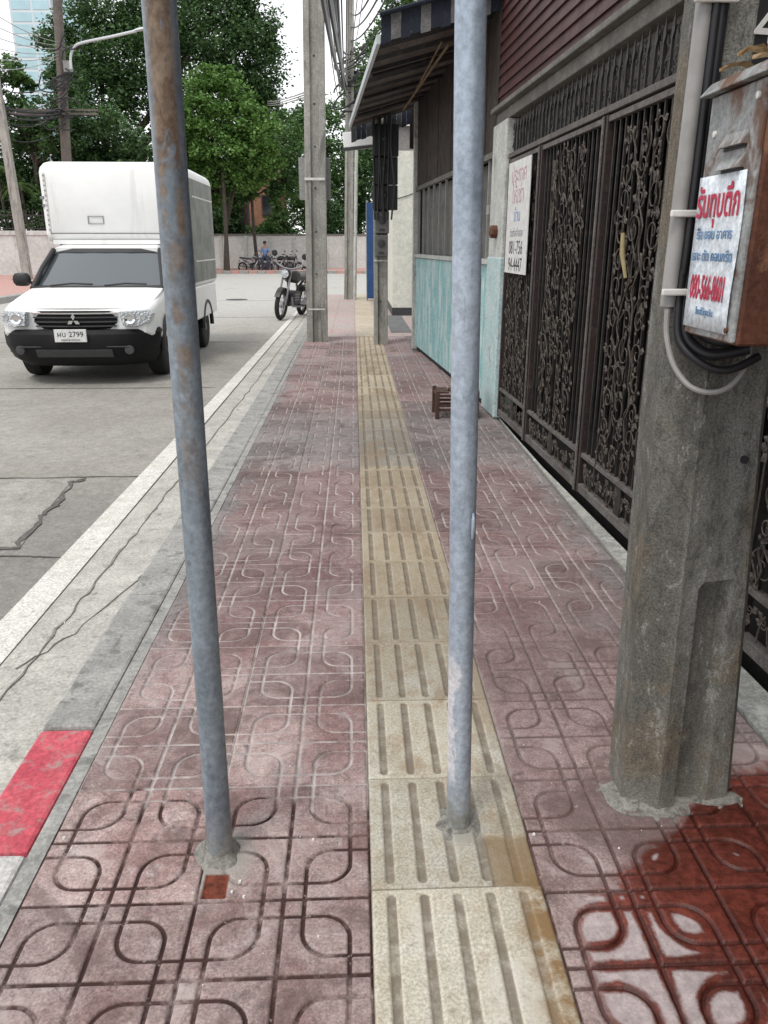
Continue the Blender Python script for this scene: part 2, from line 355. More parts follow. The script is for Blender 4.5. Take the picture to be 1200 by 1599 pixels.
M = {}
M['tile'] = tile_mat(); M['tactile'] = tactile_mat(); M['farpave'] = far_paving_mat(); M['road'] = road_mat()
M['mortar'] = weathered('mortar', (.20, .18, .17), (.15, .13, .12), 6)
M['kerb'] = weathered('kerb_concrete', (.25, .25, .235), (.34, .335, .315), 5, dirt=(.15, .15, .14), dscale=9, dthr=(.52, .66))
M['gutter'] = weathered('gutter_concrete', (.47, .46, .415), (.36, .352, .32), 3.5, bump=.5, dirt=(.21, .205, .185), dscale=15, dthr=(.56, .70))
M['white_line'] = weathered('white_road_paint', (.62, .61, .57), (.54, .53, .48), 4, dirt=(.34, .33, .30), dscale=16, dthr=(.57, .70))
M['kerb_red'] = weathered('kerb_red_paint', (.40, .050, .075), (.52, .10, .125), 7, rough=.75, dirt=(.33, .23, .215), dscale=14, dthr=(.50, .68))
M['kerb_white'] = weathered('kerb_white_paint', (.55, .54, .52), (.44, .43, .42), 7, dirt=(.28, .27, .26), dscale=20, dthr=(.56, .7))
M['conc'] = weathered('pole_concrete', (.27, .265, .24), (.36, .35, .32), 4, dirt=(.15, .145, .13), dscale=5, dthr=(.5, .68), streak=(1, 1, .2))
M['old_conc'] = old_concrete()
M['strip'] = weathered('threshold_concrete', (.33, .335, .30), (.24, .24, .225), 4, dirt=(.44, .44, .41), dscale=6, dthr=(.55, .68))
M['galv_rust'] = galv_mat('galvanised_rusty', True); M['galv'] = galv_mat('galvanised_pipe', False)
M['cement'] = weathered('cement_dab', (.27, .262, .235), (.19, .185, .165), 18, rough=.92, bump=1., dirt=(.11, .105, .09), dscale=30, dthr=(.52, .66), bd=.006)
M['iron'] = weathered('wrought_iron', (.022, .020, .019), (.045, .040, .036), 9, rough=.55, metal=.3, spec=.5, dirt=(.085, .07, .058), dscale=30, dthr=(.55, .72), obj=True)
M['scroll'] = weathered('scroll_iron', (.095, .080, .066), (.05, .043, .037), 12, rough=.6, metal=.1, dirt=(.16, .125, .095), dscale=30, dthr=(.52, .7), obj=True)
M['iron_dust'] = weathered('dusty_iron', (.13, .12, .11), (.085, .075, .068), 8, rough=.75, dirt=(.10, .055, .04), dscale=14, obj=True)
M['iron_red'] = weathered('red_oxide_iron', (.040, .026, .023), (.028, .021, .019), 8, rough=.6, dirt=(.085, .068, .058), dscale=14, dthr=(.55, .75))
M['siding'] = weathered('red_brown_siding', (.066, .024, .022), (.045, .019, .018), 6, rough=.6, dirt=(.085, .048, .043), dscale=12, dthr=(.55, .75), streak=(.3, .3, 2), obj=False)
M['beam'] = weathered('stained_beam', (.17, .165, .145), (.115, .113, .10), 4, dirt=(.10, .10, .09), dscale=6, dthr=(.5, .66))
M['pillar'] = weathered('whitewashed_pillar', (.50, .515, .48), (.40, .41, .385), 5, dirt=(.22, .22, .205), dscale=7, dthr=(.55, .7), streak=(1, 1, .4))
M['pillar_teal'] = weathered('pale_teal_paint', (.36, .50, .50), (.45, .53, .53), 5, dirt=(.25, .28, .27), dscale=8, dthr=(.55, .7))
M['teal'] = weathered('teal_sheet', (.20, .39, .39), (.28, .46, .46), 5, rough=.6, dirt=(.46, .54, .54), dscale=7, dthr=(.46, .62), streak=(1, 1, .25))
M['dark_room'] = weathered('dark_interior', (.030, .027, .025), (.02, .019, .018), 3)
M['brown_board'] = weathered('brown_board', (.040, .028, .022), (.027, .020, .017), 7, dirt=(.065, .05, .04), dscale=9)
M['cream'] = weathered('cream_wall', (.72, .72, .64), (.66, .66, .58), 2, dirt=(.44, .43, .37), dscale=4, dthr=(.6, .75), streak=(1, 1, .3))
M['grey_wall'] = weathered('sooty_wall', (.27, .26, .25), (.19, .18, .175), 3)
M['white_wall'] = weathered('garden_wall', (.58, .58, .555), (.50, .50, .475), 1.2, dirt=(.32, .32, .30), dscale=2.5, dthr=(.56, .72), streak=(1, 1, .35))
M['navy'] = weathered('navy_canvas', (.010, .014, .024), (.018, .023, .036), 9, dirt=(.05, .055, .065), dscale=12)
M['canvas'] = weathered('grey_canvas', (.17, .165, .16), (.11, .11, .11), 7)
M['awn'] = weathered('awning_underside', (.030, .026, .027), (.020, .018, .019), 5, rough=.5, dirt=(.075, .055, .043), dscale=8)
M['rimwhite'] = plain('pale_rim', (.52, .56, .58), .45)
M['brace'] = weathered('rusty_brace', (.22, .16, .09), (.14, .09, .05), 12)
M['rooftile'] = weathered('brown_roof_tile', (.17, .095, .065), (.11, .065, .05), 6, dirt=(.26, .2, .15), dscale=8)
M['white'] = plain('white_paint', (.80, .81, .80), .28, 0, .5, .02, 3)
M['boxwhite'] = fibreglass()
M['blackplastic'] = plain('black_plastic', (.018, .018, .019), .45)
M['darkgrey'] = plain('dark_grey', (.05, .05, .052), .5)
M['rubber'] = plain('rubber', (.016, .016, .016), .8)
M['chrome'] = plain('chrome', (.75, .75, .76), .15, 1, .5, .04)
M['silver'] = plain('silver_rim', (.45, .45, .46), .35, .8)
M['plate'] = plain('plate_white', (.62, .62, .60), .5)
M['ink'] = plain('black_ink', (.02, .02, .022), .6)
M['ink_red'] = plain('red_ink', (.45, .03, .07), .6); M['ink_blue'] = plain('blue_ink', (.10, .21, .36), .6); M['ink_grey'] = plain('faded_grey_ink', (.16, .17, .19), .6)
M['ink_pink'] = plain('faded_red_ink', (.40, .25, .27), .6)
M['paper'] = weathered('poster_paper', (.70, .75, .79), (.62, .68, .74), 9, rough=.55, bump=.05, dirt=(.55, .58, .6), dscale=25, dthr=(.6, .75))
M['cable'] = plain('black_cable', (.018, .018, .021), .45); M['pvc'] = plain('grey_conduit', (.29, .285, .275), .4, 0, .4, .12, 14)
M['strap'] = plain('white_strap', (.66, .65, .62), .5)
M['bluepanel'] = weathered('blue_panel', (.025, .075, .22), (.02, .06, .165), 3, rough=.5)
M['meter'] = plain('meter_box', (.14, .14, .135), .45); M['meterdark'] = plain('dark_meter', (.022, .022, .024), .35)
M['wood'] = weathered('stool_wood', (.085, .045, .032), (.055, .03, .022), 20, rough=.65, obj=True)
M['dryleaf'] = weathered('dry_leaf', (.38, .24, .11), (.52, .38, .22), 25, rough=.7)
M['bark'] = weathered('bark', (.075, .06, .048), (.045, .038, .03), 6, bump=.6)
M['woodpole'] = weathered('brown_pole', (.15, .13, .115), (.10, .088, .078), 3)
M['steelgrey'] = plain('grey_sign_back', (.27, .275, .265), .5, .2)
M['orange'] = weathered('orange_house', (.46, .25, .17), (.40, .20, .13), 1.5); M['pinkroof'] = weathered('pink_roof', (.42, .26, .24), (.36, .22, .2), 2)
M['shutter'] = plain('grey_shed', (.23, .23, .25), .6)
M['window'] = plain('dark_window', (.03, .035, .04), .15)
M['redpave'] = weathered('red_pavement', (.45, .23, .20), (.40, .28, .25), 2)
M['ground'] = weathered('ground_soil', (.11, .105, .075), (.08, .09, .05), .6)
M['towerglass'] = plain('tower_glass', (.42, .60, .66), .35, 0, .5, .06, .2); M['towerconc'] = plain('tower_concrete', (.62, .66, .70), .7, 0, .3, .04, .2)
M['mixleaf'] = leaf_mat('leaf_dark', (.046, .096, .036), (.080, .155, .054), (.125, .21, .078))
M['lightleaf'] = leaf_mat('leaf_light', (.085, .175, .040), (.150, .275, .070), (.20, .34, .10))
M['midleaf'] = leaf_mat('leaf_mid', (.062, .132, .042), (.105, .20, .062), (.155, .255, .092))
M['palmleaf'] = leaf_mat('leaf_palm', (.06, .12, .03), (.11, .17, .05), (.17, .2, .07))
def glass_mat():
    t = NT('windscreen'); b = t.b; b.inputs['Base Color'].default_value = (.085, .10, .11, 1); b.inputs['Metallic'].default_value = .3; b.inputs['Roughness'].default_value = .07; b.inputs['Specular IOR Level'].default_value = .8
    b.inputs['Coat Weight'].default_value = .6; return t.m
M['glass'] = glass_mat()
M['boxshade'] = weathered('shaded_box_side', (.20, .215, .195), (.15, .165, .15), 3, rough=.5, dirt=(.27, .275, .26), dscale=5, streak=(1, 1, .25), dthr=(.5, .7))  # shade and the green reflection of the trees put into the side colour
M['bumperblack'] = plain('bumper_black', (.010, .010, .011), .6, 0, .2)
def lens_mat():
    t = NT('headlight_lens'); b = t.b; b.inputs['Base Color'].default_value = (.55, .58, .60, 1); b.inputs['Roughness'].default_value = .08; b.inputs['Metallic'].default_value = .6
    v = t.n.new('ShaderNodeTexVoronoi'); v.inputs['Scale'].default_value = 40; t.L(t.obj(), v.inputs['Vector']); t.bump(v.outputs['Distance'], .5, .02); return t.m
M['lens'] = lens_mat()
def rustbox(name, c1, c2, rust, thr):
    return weathered(name, c1, c2, 7, rough=.65, bump=.4, metal=.15, dirt=rust, dscale=9, dthr=thr)
M['box_side'] = rustbox('galvanised_box', (.33, .345, .34), (.25, .26, .26), (.135, .075, .05), (.46, .62))
M['box_rust'] = rustbox('rusted_box', (.115, .042, .024), (.075, .028, .018), (.20, .095, .05), (.54, .68))

# ------------------------------------------------------------------ ground, road, kerb
def sheet(name, x0, x1, y0, y1, z, m, parent=None, kind='structure', n=(1, 1)):
    b = MB(); nx, ny = n
    vs = [(x0 + (x1 - x0) * i / nx, y0 + (y1 - y0) * j / ny, z) for j in range(ny + 1) for i in range(nx + 1)]
    fs = [(j*(nx+1)+i, j*(nx+1)+i+1, (j+1)*(nx+1)+i+1, (j+1)*(nx+1)+i) for j in range(ny) for i in range(nx)]
    b.add(vs, fs); o = b.build(name, m, parent)
    if kind: o['kind'] = kind
    return o
sheet('ground', -900, 900, -60, 1500, -.32, M['ground'])
RZ = -.15
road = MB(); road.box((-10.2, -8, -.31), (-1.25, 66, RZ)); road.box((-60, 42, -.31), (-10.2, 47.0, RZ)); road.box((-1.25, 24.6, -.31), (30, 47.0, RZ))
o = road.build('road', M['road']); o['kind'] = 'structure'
# slab joints and a broken crack: thin dark sunken fillings lying just on the road
M['crack'] = weathered('crack_dirt', (.125, .12, .11), (.085, .08, .074), 30)
def ribbon(name, pts, w, z, m, parent=None, kind='structure', h=.003):
    b = MB(); P = [Vector((p[0], p[1], z)) for p in pts]; L = []
    for i, p in enumerate(P):
        d = (P[min(i+1, len(P)-1)] - P[max(i-1, 0)]).normalized(); n = Vector((-d.y, d.x, 0)); ww = w * (pts[i][2] if len(pts[i]) > 2 else 1)
        L.append([p + n * ww / 2, p - n * ww / 2, p - n * ww / 2 + Vector((0, 0, h)), p + n * ww / 2 + Vector((0, 0, h))])
    b.loft(L); o = b.build(name, m, parent)
    if kind: o['kind'] = kind
    return o
M['gcrack'] = weathered('gutter_crack_dirt', (.23, .22, .20), (.16, .152, .14), 20)
M['patch'] = weathered('pale_road_patch', (.33, .32, .29), (.26, .25, .225), 3, dirt=(.17, .165, .15), dscale=8)
def jag(pts, n, amp, seed):
    q = random.Random(seed); out = []
    for i in range(len(pts) - 1):
        for k in range(n):
            f = k / n; out.append((pts[i][0]*(1-f)+pts[i+1][0]*f + q.uniform(-amp, amp), pts[i][1]*(1-f)+pts[i+1][1]*f + q.uniform(-amp, amp), q.uniform(.3, 1.5)))
    out.append((pts[-1][0], pts[-1][1], .3)); return out
def gxy(px, py, z):
    v = at(px, py, 1) - Vector((0, 0, EYE)); k = (z - EYE) / v.z; return (v.x * k, v.y * k)
pp = [gxy(*q, RZ) for q in [(-160, 752), (60, 749), (112, 752), (62, 812), (30, 858), (-160, 868)]]
b = MB(); b.add([(x, y, RZ + .004) for x, y in pp], [tuple(range(len(pp)))]); o = b.build('road_patch', M['patch']); o['kind'] = 'structure'
ribbon('road_crack', jag([gxy(*q, RZ) for q in [(-160, 862), (28, 858), (60, 812), (85, 788), (112, 754), (135, 748)]], 6, .03, 3), .030, RZ + .004, M['crack'])
ribbon('road_joint', jag([gxy(*q, RZ) for q in [(-160, 870), (40, 869), (98, 872)]], 8, .006, 4), .012, RZ + .003, M['crack'])
ribbon('road_joint', jag([gxy(*q, RZ) for q in [(-160, 750), (60, 747), (235, 744)]], 8, .01, 5), .011, RZ + .003, M['crack'])
for yy in (9.1, 13.6, 18.4, 24): ribbon('road_joint', jag([(-10, yy), (-5, yy + .02), (-1.62, yy)], 8, .008, int(yy)), .014, RZ + .003, M['crack'])
b = MB(); b.lathe([(.33, RZ), (.33, RZ + .006), (.29, RZ + .008), (.0001, RZ + .008)], (-3.55, 24.5, 0), 'Z', 24); o = b.build('manhole_cover', M['darkgrey']); tag(o, 'dark round manhole cover sunk in the road past the truck', 'manhole cover')
# gutter and painted line (slightly rotated against the walk)
def slant(name, xa, xb, y0, y1, z0, z1, m, s=.009):
    b = MB(); A = [(xa + s*(y0-3), y0), (xb + s*(y0-3)*.4, y0), (xb + s*(y1-3)*.4, y1), (xa + s*(y1-3), y1)]
    b.add([(x, y, z0) for x, y in A] + [(x, y, z1) for x, y in A], [(3,2,1,0),(4,5,6,7),(0,1,5,4),(1,2,6,5),(2,3,7,6),(3,0,4,7)])
    o = b.build(name, m); o['kind'] = 'structure'; return o
slant('gutter', -1.40, -.97, -6, 24.4, -.30, RZ + .010, M['gutter'], .005)
slant('edge_line', -1.565, -1.405, -6, 30, -.25, RZ + .014, M['white_line'], .007)
ribbon('gutter_joint', jag([(-1.32, -2), (-1.30, 2.5), (-1.275, 3.6), (-1.25, 5.2), (-1.2, 9), (-1.15, 20)], 18, .011, 9), .009, RZ + .012, M['gcrack'])
ribbon('gutter_crack', jag([(-1.33, 2.72), (-1.2, 3.0), (-1.09, 3.55), (-1.05, 3.7)], 6, .012, 11), .005, RZ + .012, M['gcrack'])
kerb = MB().box((-.985, -6, -.31), (-.81, 24.4, -.02)).build('kerb', M['kerb']); kerb['kind'] = 'structure'
ys = [-3.2, -2.2, -1.2, -.4, .55, 1.585, 2.115, 3.1, 4.1, 5.1, 6.1, 7.1, 8.1, 9.1, 10.1, 11.1, 12.1, 13.1, 14.1, 15.1, 16.1, 17.1, 18.1, 19.1, 20.1, 22.2, 24.35]
for i in range(len(ys) - 1):
    m = M['kerb']; lab = None
    if i == 5: m = M['kerb_red']; lab = 'kerb stone painted red'
    elif i == 4: m = M['kerb_white']; lab = 'kerb stone painted white'
    b = MB(); b.box((-.988, ys[i] + .003, -.2), (-.822 + random.uniform(-.003, .003), ys[i+1] - .003, .0 + random.uniform(-.004, .002)))
    k = b.build('kerb_stone', m, kerb, bev=.012, label=lab)

# ------------------------------------------------------------------ the pavement and its tiles
pave = MB(); pave.box((-.81, -4, -.31), (1.235, 24.5, -.014)); pave = pave.build('pavement', M['mortar']); pave['kind'] = 'structure'
MB().box((-.8205, -4, -.2), (-.7785, 24.4, -.004)).build('cement_fill', M['kerb'], pave)
T = .4; GW = .0062
def seg_d(X, Y, x0, y0, x1, y1):
    dx, dy = x1 - x0, y1 - y0; t = np.clip(((X-x0)*dx + (Y-y0)*dy) / (dx*dx+dy*dy), 0, 1); return np.hypot(X - x0 - t*dx, Y - y0 - t*dy)
def arc_d(X, Y, cx, cy, r, a0, a1):
    a = np.arctan2(Y - cy, X - cx); mid = (a0 + a1) / 2; da = np.abs((a - mid + np.pi) % (2*np.pi) - np.pi)
    d = np.abs(np.hypot(X-cx, Y-cy) - r); return np.where(da <= (a1-a0)/2, d, 9)
def leaf_lines(X, Y):
    """groove distance inside a 0.4 m tile of 2x2 cells: straight cross lines and the looping leaf lines"""
    D = np.full(X.shape, 9.); C = .2; p, q, r = .048, .152, .062
    for ci in (0, 1):
        for cj in (0, 1):
            x0, y0 = ci*C, cj*C; inside = (X >= x0-.02) & (X <= x0+C+.02) & (Y >= y0-.02) & (Y <= y0+C+.02)
            u, v = X - x0, Y - y0
            if (ci + cj) % 2 == 1:       # rounded upper-left and lower-right
                d = np.minimum.reduce([seg_d(u, v, p, 0, p, q-r), arc_d(u, v, p+r, q-r, r, np.pi/2, np.pi), seg_d(u, v, p+r, q, C, q),
                                       seg_d(u, v, 0, p, q-r, p), arc_d(u, v, q-r, p+r, r, -np.pi/2, 0), seg_d(u, v, q, p+r, q, C)])
            else:                        # rounded lower-left and upper-right
                d = np.minimum.reduce([seg_d(u, v, p, C, p, p+r), arc_d(u, v, p+r, p+r, r, np.pi, 1.5*np.pi), seg_d(u, v, p+r, p, C, p),
                                       seg_d(u, v, 0, q, q-r, q), arc_d(u, v, q-r, q-r, r, 0, np.pi/2), seg_d(u, v, q, q-r, q, 0)])
            D = np.minimum(D, np.where(inside, d, 9))
    S = np.minimum.reduce([np.abs(X-.2), np.abs(Y-.2), X, T-X, Y, T-Y])
    return D, S
def grid_tile(name, kind, m, n=132, special=None):
    g = np.linspace(.0003, T - .0003, n); X, Y = np.meshgrid(g, g)
    hole = np.zeros_like(X); cem = np.zeros_like(X)
    if kind == 'red':
        D, S = leaf_lines(X, Y); d = np.minimum(D, S * 1.0)
        gr = np.clip(1 - (d - GW*.45) / (GW*.6), 0, 1); gr = gr*gr*(3-2*gr); Z = -.0062 * gr; gd = d
        e = np.minimum.reduce([X, T-X, Y, T-Y])
        Z -= .0016 * np.clip((.02 - d)/.02, 0, 1)**2      # soft shoulders
    else:
        gr = np.zeros_like(X); gd = np.full(X.shape, .1)
        for k in range(5):
            cx = .047 + k*.0765; dd = seg_d(X, Y, cx, .028, cx, .372); q = np.clip(1 - (dd - .0085)/.0045, 0, 1); gr = np.maximum(gr, q*q*(3-2*q))
        e = np.minimum.reduce([X, T-X, Y, T-Y]); ed = np.clip(1 - e/.008, 0, 1)**2
        Z = -.0055*gr - .006*ed; gr = np.maximum(gr*.85, ed*.9)
    rn = rng.normal(0, 1, (n//4+2, n//4+2)); Z = Z + .0002*np.repeat(np.repeat(rn, 4, 0), 4, 1)[:n, :n]*0
    if special: Z, hole, cem = special(X, Y, Z, hole, cem)
    top = np.stack([X - T/2, Y - T/2, Z], -1).reshape(-1, 3)
    idx = np.arange(n*n).reshape(n, n)
    F = np.stack([idx[:-1, :-1], idx[:-1, 1:], idx[1:, 1:], idx[1:, :-1]], -1).reshape(-1, 4)
    ring = np.concatenate([idx[0, :], idx[1:, -1], idx[-1, -2::-1], idx[-2:0:-1, 0]])
    low = top[ring].copy(); low[:, 2] = -.03; k = len(ring); li = np.arange(k) + n*n
    SF = np.stack([ring, li, np.roll(li, -1), np.roll(ring, -1)], -1)
    V = np.vstack([top, low]); A = lambda q, z: np.concatenate([q.ravel(), np.full(k, z)])
    return numpy_mesh(name, V, np.vstack([F, SF]), m, attrs={'groove': A(gr, 1), 'gdist': A(np.minimum(gd, .1), 0), 'hole': A(hole, 0), 'cement': A(cem, 0)}, smooth=True)
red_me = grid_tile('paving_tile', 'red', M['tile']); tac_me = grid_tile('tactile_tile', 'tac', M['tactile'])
XL, Y0 = .022, 1.415
def tac_break(X, Y, Z, hole, cem):
    # corner by the post cut away, bedding showing a step lower
    m = (X > .285) & (Y < .15 + .03*np.sin(X*40)); q = np.clip((X - .285)/.006, 0, 1) * np.clip((.17 - Y)/.01, 0, 1)
    Z = Z - .009*q; Z = np.where(X > .285, Z*.6 - .004*q, Z); hole = np.maximum(hole, q*.8)
    d = np.hypot(X - .231, Y - .195); c = np.clip(1 - (d - .045)/.03, 0, 1); return Z, hole, np.maximum(cem, c)
def red_hole(X, Y, Z, hole, cem):
    q = np.clip(1 - (np.maximum(np.abs(X - .036)/.027, np.abs(Y - .045)/.034) - 1)/.12, 0, 1)
    Z = Z*(1-q) - .014*q; hole = q
    d = np.hypot((X - .025), (Y - .13)*.9); c = np.clip(1 - (d - .05)/.06, 0, 1); return Z*(1-c*.8), hole, np.maximum(cem, c*(1-q))
rows = range(-9, 29)
for j in rows:
    yc = Y0 + .2 + (j) * T
    for xc in (XL - .2, XL - .6, XL + .4 + .2, XL + .4 + .6):
        fx = 1.40 - .04*(yc-2.3) if yc < 6.6 else 1.228 - .074*(yc-6.6)
        if xc - .12 > fx: continue
        me = red_me
        broken = abs(yc - 1.615) < .01 and abs(xc - (XL - .2)) < .01
        if broken: me = grid_tile('paving_tile', 'red', M['tile'], special=red_hole)
        o = link('paving_tile', me, pave, (xc, yc, random.uniform(-.0012, .0008))); o.rotation_euler = (random.gauss(0, .0016), random.gauss(0, .0016), random.gauss(0, .0012))
        if broken: o['label'] = 'broken tile with a red hole beside the rusty post'
    yt = Y0 + .2 + j*T*.995 + .02
    me = tac_me; lab = None
    if j == 0: me = grid_tile('tactile_tile', 'tac', M['tactile'], special=tac_break); lab = 'yellow tile with a broken corner round the bare post'
    o = link('tactile_tile', me, pave, (XL + .2, yt, random.uniform(0, .0015))); o.rotation_euler = (random.gauss(0, .002), random.gauss(0, .002), random.gauss(0, .001))
    if lab: o['label'] = lab
yend = Y0 + 29*T
fp = MB(); fp.box((-.81, yend + .02, -.02), (1.3, 24.45, -.002)); o = fp.build('far_tiles', M['farpave'], pave); o['kind'] = 'stuff'
# smooth concrete between the tiles and the gate
b = MB(); F0 = lambda y: (1.40 - .04*(y-2.3)) if y < 6.6 else 1.228 - .074*(y-6.6)
L = []
for y in [-4, -2, 0, 1, 2, 3, 4, 5, 6, 6.6, 7.5]:
    L.append([(1.223, y, -.3), (max(F0(y) - .045, 1.236), y, -.3), (max(F0(y) - .045, 1.236), y, .010), (1.232, y, .002)])
b.loft(L); b.build('concrete_strip', M['strip'], pave)

# ------------------------------------------------------------------ the two steel posts in the walk
def lump(name, m, c, rx, ry, h, parent, seed, hole=.03):
    q = random.Random(seed); b = MB(); secs = []; hs = [(q.uniform(0, 6.28), q.uniform(.02, .10)/(1 + .5*i_)) for i_ in range(6)]
    def wob(a, k): return 1 + sum(am*math.sin((i + 2)*a + ph + k*.6) for i, (ph, am) in enumerate(hs))
    for k, (s_, z) in enumerate([(1.12, -.006), (1.06, .02), (.98, .10), (.86, .26), (.73, .5), (.62, .75), (.52, .93), (.44, 1.0)]):
        secs.append([(c[0] + math.cos(a)*max(rx*s_*wob(a, k*.1), hole), c[1] + math.sin(a)*max(ry*s_*wob(a, k*.1), hole), c[2] + z*h*(1 + .07*math.sin(2*a + 1)) if z > 0 else c[2] + z) for a in [2*math.pi*i/40 for i in range(40)]])
    b.loft(secs); o = b.build(name, m, parent, smooth=2); return o
def post(label, base, top, r, m, seed):
    t = thing('steel_post', label, 'post', base, group='steel posts standing in the pavement')
    P = [Vector(base).lerp(Vector(top), k/8) for k in range(9)]
    MB().tube(P, [r*1.04] + [r]*8, 28, cap=False).build('pipe', m, t, smooth=2)
    return t
lp = post('rusty scabbed steel post leaning at the kerb side of the pavement', (-.345, 1.557, -.02), (-.318, 1.56, 2.9), .0298, M['galv_rust'], 1)
lump('cement_collar', M['cement'], (-.352, 1.566, -.004), .060, .055, .040, lp, 5)
rp = post('bare blue grey steel post set in the yellow tactile strip', (.253, 1.648, -.02), (.196, 1.62, 2.9), .0292, M['galv'], 2)
lump('cement_collar', M['cement'], (.250, 1.650, -.006), .085, .066, .011, rp, 6)
b = MB(); b.tube([(.2535, 1.606, .805), (.2545, 1.603, .82), (.2545, 1.603, .85), (.254, 1.606, .865)], [.002, .0045, .0045, .002], 8); b.build('weld_tab', M['galv'], rp, smooth=True)

# ------------------------------------------------------------------ near concrete pole with box, conduit and cables
C = Vector((.849, 1.83, 0)); PA = R(12)
np_ = thing('utility_pole', 'thick weathered concrete pole at the right with a rusty box and cables', 'pole', (C.x, C.y, 0))
def polesec(z, s=1, ch=True):
    rec = .032 if ch else 0; hl = .166*s; hr = (.158 - .050*min(max(z, 0), 1.15))*s; hd = .14*s; c = .062*s
    P = [(-hl, -hd + c*1.05), (-hl + c*1.15, -hd)]
    P += [(-.050, -hd), (-.036, -hd + rec), (.034, -hd + rec), (.048, -hd)]
    P += [(hr - c*.7, -hd), (hr, -hd + c*.7), (hr - .01, .05*s), (hr - .06*s, .10*s), (-hl + .10*s, .10*s), (-hl + .035*s, .05*s)]
    cs, sn = math.cos(PA), math.sin(PA); lean = -.021*min(z, 1.1)
    return [(C.x + lean + x*cs - y*sn, C.y + x*sn + y*cs, z) for x, y in P]
b = MB(); secs = []
for k in range(0, 9): secs.append(polesec(-.05 + .69*k/8))
secs.append(polesec(.655, 1, False))
for k in range(1, 24): secs.append(polesec(.655 + k*.36, 1 - k*.008, False))
b.loft(secs); b.build('shaft', M['old_conc'], np_, bev=.006)
for (x, z) in ((.87, .975), (.895, .30)):
    MB().lathe([(.011, -.001), (.009, .003), (.0001, .003)], (0, 0, 0), 'Y', 12)
q = MB(); q.lathe([(.009, -.004), (.0095, .0015), (.0001, .0015)], (.886, 1.697, .955), 'Y', 12); q.build('bolt_hole', M['ink'], np_)
lump('cement_mound', M['cement'], (.775, 1.735, -.004), .120, .085, .018, np_, 12, .05)
lump('cement_mound', M['cement'], (.96, 1.72, -.006), .095, .035, .012, np_, 14, .03)
# black number plate on the shaft
def text(name, body, size, m, parent, origin, right, up, align='CENTER', ext=.0006, sx=1., bold=0.):
    cu = bpy.data.curves.new(name, 'FONT'); cu.body = body; cu.size = size; cu.align_x = align; cu.align_y = 'CENTER'; cu.extrude = ext; cu.resolution_u = 3; cu.offset = bold
    ob = bpy.data.objects.new(name, cu); COL.objects.link(ob); bpy.context.view_layer.update()
    me = bpy.data.meshes.new_from_object(ob.evaluated_get(bpy.context.evaluated_depsgraph_get())); bpy.data.objects.remove(ob)
    r_, u_ = Vector(right).normalized(), Vector(up).normalized(); n_ = r_.cross(u_)
    me.materials.clear(); me.materials.append(m); off = OFF[parent.name] if parent else Vector()
    for v in me.vertices:
        v.co = Vector(origin) - off + r_*v.co.x*sx + u_*v.co.y + n_*v.co.z
    o = bpy.data.objects.new(name, me); COL.objects.link(o)
    if parent: o.parent = parent
    OFF[o.name] = off; return o
fr = Vector((math.cos(PA), math.sin(PA), 0)); fn = Vector((math.sin(PA), -math.cos(PA), 0))
pc = C + fr*-.022 + fn*.1375 + Vector((-.023, 0, 1.82)); m3 = Matrix((fr, -fn, Vector((0, 0, 1)))).transposed()
MB().obox(pc, (.13, .006, .24), m3).build('number_plate', M['ink'], np_)
text('plate_number', '4', .12, M['strap'], np_, pc + fn*.0045 + fr*-.043 + Vector((0, 0, -.012)), fr, (0, 0, 1), ext=.001)
def spline2(P, n=7): return spline(P, n)
def spline(P, n=8):
    P = [Vector(p) for p in P]; out = []
    for i in range(len(P) - 1):
        p0, p1, p2, p3 = P[max(i-1, 0)], P[i], P[i+1], P[min(i+2, len(P)-1)]
        for k in range(n):
            t = k/n; out.append(.5*((2*p1) + (p2-p0)*t + (2*p0-5*p1+4*p2-p3)*t*t + (3*p1-p0-3*p2+p3)*t**3))
    return out + [P[-1]]
# conduit and straps
cx, cy = .671, 1.705
MB().tube([(cx + .012, cy, 3.6), (cx + .008, cy, 2.6), (cx + .004, cy, 1.8), (cx, cy, 1.295)], .0165, 14).build('conduit', M['pvc'], np_, smooth=True)
MB().tube(spline2([(cx + .045, cy - .004, 3.6), (cx + .037, cy - .004, 1.8), (cx + .034, cy - .004, 1.36), (cx + .033, cy - .004, 1.30), (cx + .038, cy - .02, 1.235), (cx + .075, cy - .06, 1.20), (cx + .15, cy - .08, 1.215)]), .0125, 10).build('cable', M['cable'], np_, smooth=True)
MB().tube(spline2([(cx + .062, cy + .006, 3.6), (cx + .058, cy + .006, 1.8), (cx + .051, cy + .006, 1.38), (cx + .050, cy + .006, 1.32), (cx + .058, cy - .02, 1.255), (cx + .09, cy - .06, 1.228), (cx + .16, cy - .08, 1.235)]), .0105, 10).build('cable', M['cable'], np_, smooth=True)
MB().tube(spline2([(cx + .024, cy - .012, 3.6), (cx + .022, cy - .014, 1.6), (cx + .019, cy - .012, 1.36), (cx + .018, cy - .012, 1.30), (cx + .022, cy - .03, 1.225), (cx + .06, cy - .075, 1.182), (cx + .11, cy - .09, 1.172), (cx + .17, cy - .09, 1.20)]), .0085, 10).build('cable', M['cable'], np_, smooth=True)
hose = [(cx - .006, cy - .015, 1.29), (cx - .003, cy - .02, 1.235), (cx + .012, cy - .04, 1.175), (cx + .04, cy - .07, 1.135), (cx + .08, cy - .09, 1.125), (cx + .12, cy - .09, 1.14), (cx + .15, cy - .08, 1.18), (cx + .16, cy - .07, 1.235)]
